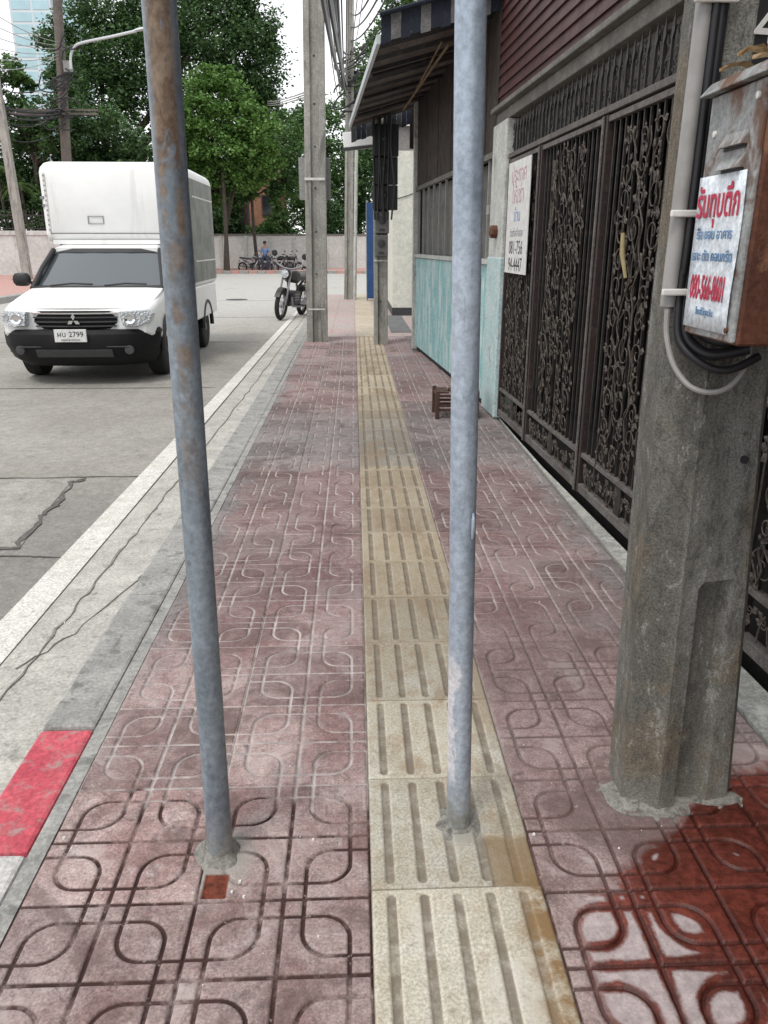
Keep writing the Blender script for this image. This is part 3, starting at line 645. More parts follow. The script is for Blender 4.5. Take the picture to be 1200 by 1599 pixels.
def spline(P, n=8):
    P = [Vector(p) for p in P]; out = []
    for i in range(len(P) - 1):
        p0, p1, p2, p3 = P[max(i-1, 0)], P[i], P[i+1], P[min(i+2, len(P)-1)]
        for k in range(n):
            t = k/n; out.append(.5*((2*p1) + (p2-p0)*t + (2*p0-5*p1+4*p2-p3)*t*t + (3*p1-p0-3*p2+p3)*t**3))
    return out + [P[-1]]
MB().tube(spline(hose), .0058, 8).build('thin_hose', M['pvc'], np_, smooth=True)
for z in (1.325, 1.48, 1.86): MB().box((cx - .024, cy - .026, z - .007), (cx + .062, cy - .016, z + .007)).build('strap', M['strap'], np_, bev=.003)
# the box: street face towards -x
bx = thing('junction_box', 'rusty grey metal box with a poster strapped to the concrete pole', 'metal box', (.80, 1.55, 1.24))
MB().box((.698, 1.428, 1.243), (.93, 1.652, 1.69)).build('casing', M['box_rust'], bx, bev=.005)
MB().box((.689, 1.434, 1.248), (.6985, 1.648, 1.685)).build('door', M['box_side'], bx, bev=.003)
b = MB(); b.add([(.672, 1.405, 1.688), (.95, 1.405, 1.688), (.95, 1.675, 1.688), (.672, 1.675, 1.688), (.69, 1.42, 1.712), (.94, 1.42, 1.712), (.94, 1.66, 1.712), (.69, 1.66, 1.712)], [(3,2,1,0),(4,5,6,7),(0,1,5,4),(1,2,6,5),(2,3,7,6),(3,0,4,7)]); b.build('lid', M['box_side'], bx, bev=.004)
for z in (1.60, 1.562):
    b = MB(); b.loft([[(.6895, y, z + .012), (.6895, y, z - .012), (.676, y, z - .012), (.680, y, z - .004)] for y in (1.475, 1.565)]); b.build('louvre', M['box_side'], bx)
    MB().box((.6865, 1.477, z - .018), (.6888, 1.563, z - .0125)).build('louvre_slot', M['ink'], bx)
for (y, z) in ((1.612, 1.618), (1.455, 1.66), (1.455, 1.27)): MB().lathe([(.006, 0), (.006, -.004), (.0001, -.005)], (.689, y, z), 'X', 10).build('bolt', M['strap'] if z > 1.6 else M['box_rust'], bx)
po = thing('poster', 'white poster with red and blue Thai lines on the rusty box', 'poster', (.6875, 1.55, 1.27))
PX = .6872
b = MB(); n = 8
for i in range(n + 1): pass
grid = [(PX - .0012 - .0016*math.sin(i*1.3)*math.sin(j*.9), 1.648 - .196*i/6, 1.262 + .282*j/8) for j in range(9) for i in range(7)]
b.add(grid, [(j*7+i, j*7+i+1, (j+1)*7+i+1, (j+1)*7+i) for j in range(8) for i in range(6)]); pp_ = b.build('sheet', M['paper'], po, smooth=True)
sol = pp_.modifiers.new('solid', 'SOLIDIFY'); sol.thickness = .0008
def bl(name, body, size, m, z, y=1.552, sx=1.): text(name, body, size, m, po, (PX - .0038, y, z), (0, -1, 0), (0, 0, 1), ext=.0004, sx=sx, bold=.0011 if size > .05 else .0002)
bl('heading', 'รับทุบตึก', .072, M['ink_red'], 1.492, sx=.72); bl('line', 'รื้อ ถอน อาคาร', .026, M['ink_blue'], 1.438)
bl('line', 'เจาะ ตัด คอนกรีต', .026, M['ink_blue'], 1.398); bl('phone_number', '080-566-8601', .064, M['ink_red'], 1.338, sx=.43)
bl('line', 'โทรได้ทุกวัน', .017, M['ink_blue'], 1.294)
# dry leaves lying on the lid
for k in range(9):
    t_ = Vector((.70 + random.uniform(-.04, .17), 1.50 + random.uniform(-.07, .12), 1.716 + .004*k)); a = random.uniform(-.5, .9) + math.pi; l = random.uniform(.05, .10); w = random.uniform(.012, .022)
    if k == 0: t_, a, l = Vector((.725, 1.62, 1.72)), math.pi + .35, .10
    d = Vector((math.cos(a), math.sin(a), 0)); nrm = Vector((-d.y, d.x, 0)); secs = []
    b = MB(); L = []
    for f in (0, .2, .5, .8, 1):
        ww = w*math.sin(math.pi*min(max(f, .04), .96)); c_ = t_ + d*(f - .5)*l + Vector((0, 0, .014*math.sin(f*3) * random.uniform(.3, 1.3)))
        L.append([c_ + nrm*ww + Vector((0, 0, .006)), c_, c_ - nrm*ww + Vector((0, 0, .005)), c_ - Vector((0, 0, .0008))])
    b.loft(L); o = b.build('dry_leaf', M['dryleaf'], None, origin=tuple(t_))
    tag(o, 'curled dry brown leaf lying on top of the metal box', 'leaf', 'dry leaves on the metal box')

# ------------------------------------------------------------------ the house with the iron gate (local X runs along the front, local +Y to the street)
HA = math.atan2(1, -.04)
def house(label, loc, rz): return thing('town_house', label, 'house', loc, rz)
H1 = house('old town house with red brown boards above an iron gate', (1.40, 2.3, 0), HA)
def P(b, name, m, parent, **k): return b.build(name, m, parent, **k)
P(MB().box((-5, -.16, 2.345), (4.78, .025, 2.425)), 'lintel_beam', M['beam'], H1, bev=.006)
P(MB().box((-5, -.10, 2.427), (4.80, .075, 2.462)), 'ledge', M['beam'], H1, bev=.006)
P(MB().box((-5, -.15, 2.087), (4.29, -.06, 2.343)), 'transom_panel', M['beam'], H1)
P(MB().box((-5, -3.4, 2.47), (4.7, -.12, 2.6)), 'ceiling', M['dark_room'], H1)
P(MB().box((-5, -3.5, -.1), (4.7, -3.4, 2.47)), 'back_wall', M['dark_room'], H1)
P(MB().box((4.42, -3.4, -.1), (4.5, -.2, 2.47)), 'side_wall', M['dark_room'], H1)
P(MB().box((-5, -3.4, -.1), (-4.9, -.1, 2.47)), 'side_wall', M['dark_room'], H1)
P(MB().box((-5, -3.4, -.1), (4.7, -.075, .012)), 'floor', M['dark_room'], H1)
for k in range(26):
    z0 = 2.464 + k*.078
    bb = MB(); y1 = .012; bb.loft([[(x, -.03, z0), (x, y1 + .012, z0), (x, y1 - .004, z0 + .077), (x, -.03, z0 + .077)] for x in (-5, 4.79)])
    P(bb, 'board', M['siding'], H1)
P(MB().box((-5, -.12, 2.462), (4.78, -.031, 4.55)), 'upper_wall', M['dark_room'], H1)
pl = P(MB().box((4.30, -.16, .0), (4.80, .045, 2.34)), 'pillar', M['pillar'], H1, bev=.012)
P(MB().box((4.285, -.10, .012), (4.815, .052, 1.32)), 'pillar_paint', M['pillar_teal'], H1, bev=.01)
b = MB(); b.box((4.82, .0, 1.66), (4.90, .06, 1.74)); P(b, 'bracket', M['steelgrey'], H1, bev=.005)
b = MB(); b.lathe([(.05, 0), (.05, .05), (.02, .06)], (4.5, .045, 1.52), 'Y', 10); P(b, 'rusty_lock', M['box_rust'], H1)
# transom: bars with spear points over the gate
tr = P(MB().box((-5, -.025, 2.052), (4.29, .025, 2.085)), 'transom_rail', M['iron_dust'], H1, bev=.003)
def bar_mesh(h, s=.006, tip=True):
    b = MB(); b.box((-s, -s, 0), (s, s, h))
    if tip: b.loft([[(-s, -s, h), (s, -s, h), (s, s, h), (-s, s, h)], [(-.016, -.004, h + .03), (.016, -.004, h + .03), (.016, .004, h + .03), (-.016, .004, h + .03)], [(-.001, -.001, h + .1), (.001, -.001, h + .1), (.001, .001, h + .1), (-.001, .001, h + .1)]])
    return b
proto = bar_mesh(.15).build('spear_bar', M['iron'], tr); proto.location = (-.8, 0, 2.086)
for k in range(1, 58): o = dup(proto, tr); o.location = (-.8 + k*.0875, 0, 2.086)
def spiral(cx, cz, r, turns, ph, hand, stem=None):
    pts = []
    for i in range(22):
        f = i/21; a = ph + hand*turns*2*math.pi*f; rr = r*(1 - .86*f); pts.append((cx + rr*math.cos(a), 0, cz + rr*math.sin(a)))
    return pts
def scrollwork(w, h, n, seed, rmin=.028, rmax=.06, rad=.0042):
    q = random.Random(seed); b = MB()
    cw = .15 if h > .5 else .105; cols = max(2, int(w/cw)); rowsn = max(1, int(h/(cw*.92))); big = 1.5 if h > .5 else 1.
    for i in range(cols):
        for j in range(rowsn):
            cx_ = (i + .5)*w/cols + q.uniform(-.016, .016); cz = (j + .5)*h/rowsn + q.uniform(-.016, .016); r_ = q.uniform(rmin, rmax)*big; hd = 1 if (i + j) % 2 else -1
            yo = q.uniform(-.008, .008); ph = q.uniform(0, 6.28)
            pts = [(x, yo, z) for x, _, z in spiral(cx_, cz, r_, q.uniform(1.1, 1.7), ph, hd)]
            b.tube(pts, [rad*(1.15 - .5*k/21) for k in range(22)], 4, cap=False)
            a = ph; sx, sz = cx_ + r_*math.cos(a), cz + r_*math.sin(a)           # stem with a leaf
            ex, ez = sx + q.uniform(-.07, .07), sz - q.uniform(.05, .13)
            b.tube([(sx, yo, sz), ((sx+ex)/2 + q.uniform(-.02, .02), yo, (sz+ez)/2), (ex, yo, ez)], [rad, rad, rad*.8], 4, cap=False)
            for _ in range(5):
                la = q.uniform(0, 6.28); lx, lz = cx_ + r_*.8*math.cos(la), cz + r_*.8*math.sin(la); ll = q.uniform(.022, .05)*(1 if big == 1 else 1.1); la += q.uniform(-.8, .8)
                dx, dz = math.cos(la)*ll, math.sin(la)*ll; nx, nz = -dz*.36, dx*.36
                b.loft([[(lx, yo+.004, lz), (lx, yo-.004, lz), (lx, yo-.0041, lz)], [(lx+dx*.5+nx, yo, lz+dz*.5+nz), (lx+dx*.5, yo+.006, lz+dz*.5), (lx+dx*.5-nx, yo, lz+dz*.5-nz)], [(lx+dx, yo, lz+dz), (lx+dx, yo+.002, lz+dz), (lx+dx, yo+.001, lz+dz)]], cap=False)
    for i in range(max(1, int(w/.2))):                                           # long wandering vines
        x = q.uniform(.03, w - .03); pts = []; zz = .0
        while zz < h: pts.append((min(max(x, .01), w - .01), 0, zz)); x += q.uniform(-.05, .05); zz += .06
        if len(pts) > 2: b.tube(spline(pts, 3), rad*1.1, 4, cap=False)
    return b
for k in range(6):
    s = scrollwork(.80, .24, 8, 40 + k, .02, .035, .0034).build('transom_scroll', M['iron'], tr); s['kind'] = 'stuff'; s.location = (-.6 + k*.82, -.012, 2.09)
# gate leaves
LW = 1.25
scA = scrollwork(.70, 1.66, 10, 3, rad=.0036); scB = scrollwork(.70, 1.66, 10, 21, rad=.0036); loA = scrollwork(1.12, .145, 8, 5, .02, .034, .0036)
def leaf(x0, label, w=LW, full=True):
    g = thing('gate_leaf', label, 'gate', (0, 0, 0), HA, 'leaves of the wrought iron gate'); g.location = H1.matrix_basis @ Vector((x0, 0, 0)) if False else Vector((1.40, 2.3, 0)) + Matrix.Rotation(HA, 3, 'Z') @ Vector((x0, 0, 0)); OFF[g.name] = Vector()
    for xx in (0.0, w - .046): MB().box((xx + .006, -.022, .035), (xx + .038, .020, 2.045)).build('stile', M['iron_red'], g, bev=.003)
    MB().box((-.006, .0225, .04), (.018, .030, 2.04)).build('cover_strip', M['iron_dust'], g)
    MB().box((.046, -.018, .255), (w - .047, .018, .28)).build('rail', M['iron_dust'], g, bev=.003)
    MB().box((.046, -.018, 2.01), (w - .047, .018, 2.04)).build('rail', M['iron_dust'], g, bev=.003)
    MB().box((.046, -.020, .045), (w - .047, .020, .095)).build('rail', M['iron_dust'], g, bev=.003)
    MB().box((w*.5 - .04, -.016, .096), (w*.5 + .04, .006, .254)).build('lower_plate', M['iron'], g)
    pr = MB().box((-.006, -.008, 0), (.006, .004, 1.728)).build('bar', M['iron'], g); first = True
    for k in range(15):
        xx = .046 + (w - .092)*(k + .6)/15.2
        o = pr if first else dup(pr, g); first = False; o.location = (xx, -.004, .281)
    return g
def scrolls(g, w, seed, sc):
    s = sc.build('scrollwork', M['scroll'], g); s['kind'] = 'stuff'; s.location = ((w - .70)/2, .012, .30)
    l = loA.build('lower_scrollwork', M['scroll'], g); l['kind'] = 'stuff'; l.location = ((w - 1.12)/2 if w > 1.2 else .05, .006, .10); l.scale = (min(1, (w - .1)/1.12), 1, 1)
labs = [(-2.90, 'iron gate leaf nearest the viewer, mostly hidden behind the big pole', LW), (-1.65, 'iron gate leaf right behind the poster box and big pole', LW), (-.40, 'iron gate leaf beside the left edge of the thick concrete pole', LW),
        (.85, 'iron scrollwork gate leaf with a yellow stick poked through it', LW), (2.10, 'iron scrollwork gate leaf between the yellow stick and the paper notice', LW), (3.35, 'narrow iron gate panel carrying a white notice next to the pillar', .94)]
for i, (x0, lab, w) in enumerate(labs):
    g = leaf(x0 + .003, lab, w - .006); scrolls(g, w - .006, i, scA if i % 2 else scB)
H1M = Matrix.Translation((1.40, 2.3, 0)) @ Matrix.Rotation(HA, 4, 'Z')
nl = lambda x, y, z: H1M @ Vector((x, y, z))
no = thing('notice', 'white Thai notice sheet hung on the iron gate beside the pillar', 'sign', nl(3.8, .04, 1.2))
q = MB(); rot = Matrix.Rotation(HA, 3, 'Z'); q.obox(nl(3.80, .045, 1.607), (.66, .006, .785), rot); q.build('board', M['plate'], no)
rx_, up_ = rot @ Vector((-1, 0, 0)), Vector((0, 0, 1))
for body, size, m, z, sx in [('ประกาศ', .15, M['ink_pink'], 1.90, 1), ('ให้เช่า', .17, M['ink_pink'], 1.76, 1.), ('บ้าน', .12, M['ink_blue'], 1.62, 1), ('ติดต่อเจ้าของ', .075, M['ink_grey'], 1.50, 1), ('081-756', .135, M['ink'], 1.395, .95), ('94-4447', .135, M['ink'], 1.275, .95)]:
    text('lettering', body, size, m, no, nl(3.80, .0485, z), rx_, up_, sx=sx)
st = MB(); st.tube([nl(1.62, .05, 1.47), nl(1.58, .06, 1.38), nl(1.52, .055, 1.27)], [.010, .012, .008], 10); o = st.build('stick', plain('yellow_stick', (.27, .22, .11), .8), None, smooth=True, origin=tuple(nl(1.55, .05, 1.35)))
tag(o, 'faded yellow roll stuck through the bars of the iron gate', 'stick')

# small wooden stool by the pillar
so = thing('wooden_stool', 'low dark wooden stool frame standing in front of the white pillar', 'stool', (.86, 6.72, 0))
for (x, y) in ((.70, 6.62), (1.04, 6.62), (.70, 6.90), (1.04, 6.90)): MB().box((x - .018, y - .018, .0), (x + .018, y + .018, .235)).build('leg', M['wood'], so, bev=.003)
for y in (6.62, 6.90):
    for z in (.075, .11, .195): MB().box((.718, y - .010, z - .010), (1.022, y + .010, z + .010)).build('rung', M['wood'], so)
for x in (.70, 1.04): MB().box((x - .010, 6.638, .19), (x + .010, 6.882, .21)).build('rung', M['wood'], so)
for k in range(3): MB().box((.705 + .115*k, 6.64, .212), (.80 + .115*k, 6.88, .226)).build('slat', M['wood'], so)

# ------------------------------------------------------------------ teal fronted house
TA = math.atan2(1, -.074)
H2 = house('house front with pale teal lower panels and dark barred openings', (1.19, 7.06, 0), TA)
for k in range(5):
    x0 = .04 + k*.86; b = MB(); L = []
    n_ = 18
    prof = [(x0 + .85*i/n_, (.016 if i % 2 else .004)) for i in range(n_ + 1)]
    b.loft([[(x, y, z) for x, y in prof] + [(prof[-1][0], -.01, z), (prof[0][0], -.01, z)] for z in (.06, 1.25)]); b.build('teal_panel', M['teal'], H2)
P(MB().box((.03, -.03, 1.255), (4.34, .04, 1.30)), 'sill_rail', M['pillar'], H2, bev=.004)
pr = MB().box((-.012, -.012, 0), (.012, .012, .80)).build('window_bar', M['steelgrey'], H2); pr.location = (.2, 0, 1.301)
for k in range(1, 11): o = dup(pr, H2); o.location = (.2 + k*.40, 0, 1.301)
P(MB().box((.03, -.09, 1.30), (4.34, -.075, 2.10)), 'mesh_screen', M['beam'], H2)
P(MB().box((.03, -.03, 2.10), (4.34, .03, 2.15)), 'head_rail', M['beam'], H2, bev=.004)
P(MB().box((4.345, -.06, 0), (4.42, .05, 3.3)), 'corner_post', M['pillar'], H2, bev=.004)
for k in range(11): P(MB().box((.0 + k*.396, -.03, 2.152), (.39 + k*.396, .005 + .004*(k % 2), 3.35)), 'wall_board', M['brown_board'], H2)
P(MB().box((.03, -2.6, -.1), (4.3, -2.5, 3.3)), 'back_wall', M['dark_room'], H2)
P(MB().box((.03, -2.6, 2.9), (4.3, -.031, 3.0)), 'ceiling', M['dark_room'], H2)
P(MB().box((.03, -2.5, -.1), (4.3, -.012, .05)), 'floor', M['dark_room'], H2)
P(MB().box((4.27, -2.5, .05), (4.34, -.04, 2.9)), 'side_wall', M['dark_room'], H2)
P(MB().box((.0, -2.5, .05), (.03, -.04, 2.9)), 'side_wall', M['dark_room'], H2)
# brown tile ridge at the near edge of its roof
for k in range(7):
    b = MB(); x0 = .30 - k*.235
    b.loft([[(-.10 + .02*(k % 2) + 0*j, x0 - .23*j, 3.38 + .13*math.sin(a)) if False else (.02 + .11*math.cos(a), x0 - .245*j, 3.26 + .10*math.sin(a) + .02*j) for a in [math.pi*i/6 for i in range(7)]] for j in (0, 1)]); P(b, 'ridge_tile', M['rooftile'], H2)
b = MB(); b.loft([[(x, .30, 3.27), (x, .30, 3.29), (x, -2.6, 4.3), (x, -2.6, 4.27)] for x in (.1, 4.5)]); P(b, 'roof', M['rooftile'], H2)

# awning: corrugated sheets sloping down to the street
aw = thing('awning', 'dark corrugated awning with a striped canvas edge over the teal house front', 'awning', (.6, 7.2, 3.0))
def axy(y, f):      # f 0 at the eave, 1 at the wall
    xe = .235 - .052*(y - 7.1); xw = F0(y) - .01
    return xe + (xw - xe)*f, 2.965 + .235*f
def awn_sheet(y0, y1, n=8):
    b = MB(); sec = []
    for f in (0, 1):
        row = [(axy(y0 + (y1-y0)*i/n, f)[0], y0 + (y1-y0)*i/n, axy(y0, f)[1] + (.018 if i % 2 else -.018)) for i in range(n + 1)]
        sec.append(row + [(p[0], p[1], p[2] + .004) for p in reversed(row)])
    b.loft(sec); return b
M['awn_pale'] = weathered('awning_pale_stripe', (.17, .140, .125), (.115, .094, .085), 5, rough=.7, dirt=(.05, .04, .036), dscale=8)
for k in range(20): awn_sheet(7.12 + k*.24, 7.12 + k*.24 + (.236 if k % 2 else .236), 2).build('awning_strip', M['awn_pale' if k % 2 else 'awn'], aw)
L = [axy(y, 0) for y in (7.1, 11.95)]
b = MB(); b.loft([[(x - .035, y, z - .03), (x - .005, y, z - .03), (x - .005, y, z + .035), (x - .035, y, z + .035)] for (x, z), y in zip(L, (7.1, 11.95))]); b.build('eave_rim', M['rimwhite'], aw)
seq = ['navy', 'canvas', 'navy', 'navy', 'canvas', 'navy', 'navy', 'canvas', 'navy', 'navy', 'canvas', 'navy']
for yv, n_, h0, h1 in ((7.085, 12, -.035, .16), (11.99, 12, -.20, .05)):
    for k in range(n_):
        (xa, za), (xb, zb) = axy(yv, k/n_), axy(yv, (k + .985)/n_); sc_ = .012*(k % 2); m = M[seq[k]] if yv < 8 else M['navy' if k % 3 else 'darkgrey']
        MB().add([(xa, yv, za + h0 + sc_), (xb, yv, zb + h0 + sc_), (xb, yv, zb + h1), (xa, yv, za + h1), (xa, yv + .012, za + h0 + sc_), (xb, yv + .012, zb + h0 + sc_), (xb, yv + .012, zb + h1), (xa, yv + .012, za + h1)], [(3,2,1,0),(4,5,6,7),(0,1,5,4),(1,2,6,5),(2,3,7,6),(3,0,4,7)]).build('valance_panel', m, aw)
b = MB(); b.tube([(axy(7.1, 0)[0] - .01, 7.06, 3.13), (axy(7.1, 1)[0], 7.06, 3.37)], .018, 6); b.build('valance_rail', M['navy'], aw)
b = MB(); p0, p1 = at(630, 172, 10.4), at(702, 68, 7.45); b.tube([p0, p1], .012, 6); b.build('brace', M['brace'], aw)
b = MB(); b.tube([at(640, 160, 10.2), at(690, 66, 7.4)], .009, 6); b.build('brace', M['brace'], aw)
for y in (8.3, 9.5, 10.7): b = MB(); (xa, za), (xb, zb) = axy(y, .02), axy(y, .98); b.tube([(xa, y, za - .045), (xb, y, zb - .045)], .016, 6); b.build('rafter', M['awn'], aw)

MB().box((.80, 12.02, 2.70), (1.7, 12.08, 3.6)).build('end_board', M['brown_board'], aw)
# narrow cream house end further on
W = thing('town_house', 'plain cream wall of the house standing past the awning', 'house', (1.6, 18, 0))
MB().box((.80, 17.0, .16), (4.5, 24, 3.19)).build('wall', M['cream'], W); MB().box((.798, 16.998, 3.192), (4.5, 24, 3.62)).build('parapet', M['grey_wall'], W)
MB().box((.79, 16.985, -.02), (4.5, 24, .158)).build('plinth', M['darkgrey'], W)
MB().box((.74, 16.9, 3.622), (4.6, 24.1, 3.70)).build('coping', M['strap'], W)
b = MB(); b.tube([(1.28, 16.97, 0), (1.28, 16.97, 3.6)], .035, 8); b.build('downpipe', M['cable'], W)
b = MB(); b.tube(spline([(.80, 16.985, 2.28), (1.0, 16.985, 2.33), (1.28, 16.985, 2.42)]), .008, 5); b.build('sagging_wire', M['cable'], W)
M['step'] = weathered('grey_step', (.16, .165, .165), (.12, .12, .12), 6)
o = MB().box((.62, 13.6, -.02), (.98, 16.98, .004)).build('doorstep', M['step'], W)
lb = thing('light_box', 'white light box sign hanging under the end of the awning', 'sign', (.08, 12.3, 2.8))
MB().obox((.08, 12.35, 2.855), (.44, .09, .20), Matrix.Rotation(R(-6), 3, 'Y')).build('panel', M['white'], lb, bev=.008); MB().obox((.08, 12.35, 2.735), (.46, .11, .035), Matrix.Rotation(R(-6), 3, 'Y')).build('frame', M['darkgrey'], lb)
MB().tube([(.2, 12.35, 2.96), (.2, 12.35, 3.2), (.35, 11.9, 3.05)], .01, 5).build('hanger', M['darkgrey'], lb)

# ------------------------------------------------------------------ mid-distance poles
def ipole(label, x, y, w, d, h, taper, m=M['conc'], holes=(), lean=(0, 0)):
    t = thing('utility_pole', label, 'pole', (x, y, 0)); b = MB(); secs = []
    for k in range(13):
        f = k/12; z = -.05 + h*f; s_ = 1 - taper*f; a, c = w/2*s_, d/2*s_; g = a*.42; e = c*.45; ox, oy = x + lean[0]*f, y + lean[1]*f
        secs.append([(ox-a, oy-c, z), (ox-g, oy-c, z), (ox-g*.8, oy-c+e, z), (ox+g*.8, oy-c+e, z), (ox+g, oy-c, z), (ox+a, oy-c, z), (ox+a, oy+c, z), (ox+g, oy+c, z), (ox+g*.8, oy+c-e, z), (ox-g*.8, oy+c-e, z), (ox-g, oy+c, z), (ox-a, oy+c, z)])
    b.loft(secs); b.build('shaft', m, t, bev=.008)
    for z in holes:
        f = z/h; MB().lathe([(.014, -.003), (.014, .002), (.0001, .002)], (x + lean[0]*f, y + lean[1]*f - d*(1 - taper*f)*.275 - .002, z), 'Y', 8).build('bolt_hole', M['ink'], t)
    return t
p1 = ipole('tall grey concrete pole with a grooved face at the kerb beyond the truck', -.583, 12.4, .315, .26, 8.6, .16, holes=(1.0, 1.6, 2.2, 2.75, 3.3, 3.9), lean=(.13, 0))
for z in (2.30,): MB().box((-.70, 12.255, z), (-.41, 12.268, z + .035)).build('band', M['strap'], p1)
MB().box((-.70, 12.268, .48), (-.45, 12.275, .50)).build('band', M['strap'], p1)
sg = thing('sign_board', 'grey back of a sign board fixed behind the tall kerb pole', 'sign', (-.555, 12.62, 2.1)); MB().box((-.80, 12.56, 2.05), (-.335, 12.585, 2.63)).build('board', M['steelgrey'], sg)
MB().box((-.62, 12.555, 2.2), (-.50, 12.530, 2.24)).build('bracket', M['darkgrey'], sg)
p2 = ipole('square concrete pole carrying black electric meters, standing in the tactile strip', .388, 12.0, .205, .20, 3.4, .02, holes=(.62,))
for i, (z0, z1, dx, w, m) in enumerate([(1.26, 1.55, 0, .19, 'meter'), (1.57, 1.86, .01, .20, 'meter'), (1.88, 2.20, .055, .35, 'meterdark'), (2.21, 2.56, .06, .34, 'meterdark'), (2.57, 2.97, .07, .34, 'meterdark')]):
    b = MB(); b.box((.39 + dx - w/2, 11.74, z0), (.39 + dx + w/2, 11.898, z1)); bo = b.build('meter_box', M[m], p2, bev=.012)
    g = MB().lathe([(.055, .0), (.05, -.02), (.0001, -.025)], (.39 + dx, 11.74, (z0 + z1)/2 + .03), 'Y', 12).build('dial', M['window'] if m == 'meterdark' else M['darkgrey'], bo)
    MB().box((.39 + dx - .04, 11.734, z0 + .03), (.39 + dx + .04, 11.7395, z0 + .065)).build('label_plate', M['darkgrey'], bo)
for k in range(6):
    x = .30 + k*.045; b = MB(); b.tube(spline([(x, 11.72, 3.2), (x + random.uniform(-.03, .03), 11.70, 2.7), (x + random.uniform(-.03, .04), 11.69, 2.2), (x + random.uniform(-.02, .06), 11.70, 1.75)]), .013, 6); b.build('cable', M['cable'], p2, smooth=True)
MB().box((.285, 11.885, 1.19), (.49, 11.897, 1.21)).build('band', M['strap'], p2)
p3 = ipole('distant concrete pole with a tangle of cables at the pavement end', -.16, 22.3, .25, .22, 9.2, .25, holes=(1.5,), lean=(.17, 0))
for k in range(16):
    z = random.uniform(4.6, 6.0); b = MB(); a0 = random.uniform(0, 6.28); r_ = random.uniform(.12, .42)
    b.tube(spline([(-.05 + r_*math.cos(a0 + q_)*1.1, 22.15 + .12*math.sin(a0 + q_), z + r_*.6*math.sin(a0 + q_*1.3)) for q_ in (0, 1.2, 2.4, 3.6, 4.8)]), .022, 5); b.build('cable_loop', M['cable'], p3)
tp = MB(); tp.tube([(.005, 22, -.05), (.10, 22, 4.1)], .045, 10); o = tp.build('thin_post', M['pillar'], None, smooth=True, origin=(.005, 22, 0)); tag(o, 'thin pale post beside the distant cable pole', 'post')
bp = thing('sign_board', 'tall narrow dark blue board standing past the meter pole', 'sign', (.45, 21.6, 0)); MB().box((.335, 21.58, .06), (.60, 21.66, 2.44)).build('panel', M['bluepanel'], bp, bev=.01); MB().box((.32, 21.6, -.02), (.36, 21.70, 2.5)).build('frame_post', M['steelgrey'], bp)

# ------------------------------------------------------------------ the truck (local: x across, +y to its rear, z up from the road)
tk = thing('pickup_truck', 'white pickup truck with a tall white cargo box and black bumper coming along the road', 'truck', (-3.24, 9.25, RZ), R(.3)); tk.scale = (1.035, 1, .985)
def ring(y, hw, z0, z1, rb=.05, rt=.08, tw=0):
    """rounded section across the truck, narrower by tw at the top"""
    P = []
    for (sx, zc, r, a0, inset) in ((1, z0 + rb, rb, -90, 0), (1, z1 - rt, rt, 0, tw), (-1, z1 - rt, rt, 90, tw), (-1, z0 + rb, rb, 180, 0)):
        for k in range(4):
            a = R(a0 + 30*k); P.append((sx*(hw - inset - r) + r*math.cos(a), y, zc + r*math.sin(a)))
    return P
# lower body and bonnet
b = MB(); b.loft([ring(.20, .77, .60, .845, .03, .04, .02), ring(.27, .835, .56, .885, .04, .06, .02), ring(.5, .872, .50, .945, .05, .08, .02), ring(.85, .875, .48, 1.01, .05, .10, .04), ring(1.25, .88, .48, 1.075, .05, .11, .05), ring(1.45, .88, .48, 1.075, .05, .10, .05), ring(2.75, .88, .48, 1.06, .05, .06, .02)])
body = b.build('body', M['white'], tk, smooth=True)
b = MB(); L = []
for y, hw, z in ((.225, .755, .868), (.30, .785, .905), (.55, .80, .960), (.9, .80, 1.027), (1.2, .785, 1.085)):
    n_ = 8; L.append([(hw*(2*i/n_ - 1), y + .05*(2*i/n_ - 1)**2, z + .018*(1 - (2*i/n_ - 1)**4)) for i in range(n_ + 1)] + [(hw*(1 - 2*i/n_), y + .05*(1 - 2*i/n_)**2, z - .02) for i in range(n_ + 1)])
b.loft(L); b.build('bonnet', M['white'], tk, smooth=True)
# cab
b = MB(); b.loft([ring(1.72, .66, 1.40, 1.555, .02, .03), ring(1.80, .67, 1.06, 1.585, .02, .06, .03), ring(2.2, .68, 1.06, 1.60, .02, .07, .05), ring(2.72, .67, 1.06, 1.58, .02, .07, .05)]); b.build('cab_roof', M['white'], tk, smooth=True)
for s in (-1, 1):       # windscreen pillars
    MB().tube([(s*.79, 1.16, 1.06), (s*.735, 1.42, 1.30), (s*.665, 1.72, 1.53)], .032, 8).build('windscreen_pillar', M['blackplastic'], tk, smooth=True)
b = MB(); L = []
for f in (0, .33, .66, 1):
    y, z, hw = 1.14 + .56*f, 1.07 + .46*f, .785 - .13*f; n_ = 8
    top = [(hw*(2*i/n_ - 1), y + .10*(2*i/n_ - 1)**2 - .02, z) for i in range(n_ + 1)]
    L.append(top + [(x, yy + .012, z - .008) for x, yy, z in reversed(top)])
b.loft(L); b.build('windscreen', M['glass'], tk, smooth=True)
b = MB(); b.loft([[(x, y0 + .10*(x/.68)**2, z) for x in (-.66, -.33, 0, .33, .66)] + [(x, y0 + .03 + .10*(x/.68)**2, z) for x in (.66, .33, 0, -.33, -.66)] for y0, z in ((1.625, 1.495), (1.675, 1.545))]); b.build('roof_seal', M['blackplastic'], tk)
b = MB(); b.loft([[(x, y0 + .09*(x/.78)**2, z) for x in (-.77, -.4, 0, .4, .77)] + [(x, y0 + .12 + .09*(x/.78)**2, z + .015) for x in (.77, .4, 0, -.4, -.77)] for y0, z in ((1.05, 1.065), (1.06, 1.085))]); b.build('scuttle', M['blackplastic'], tk)
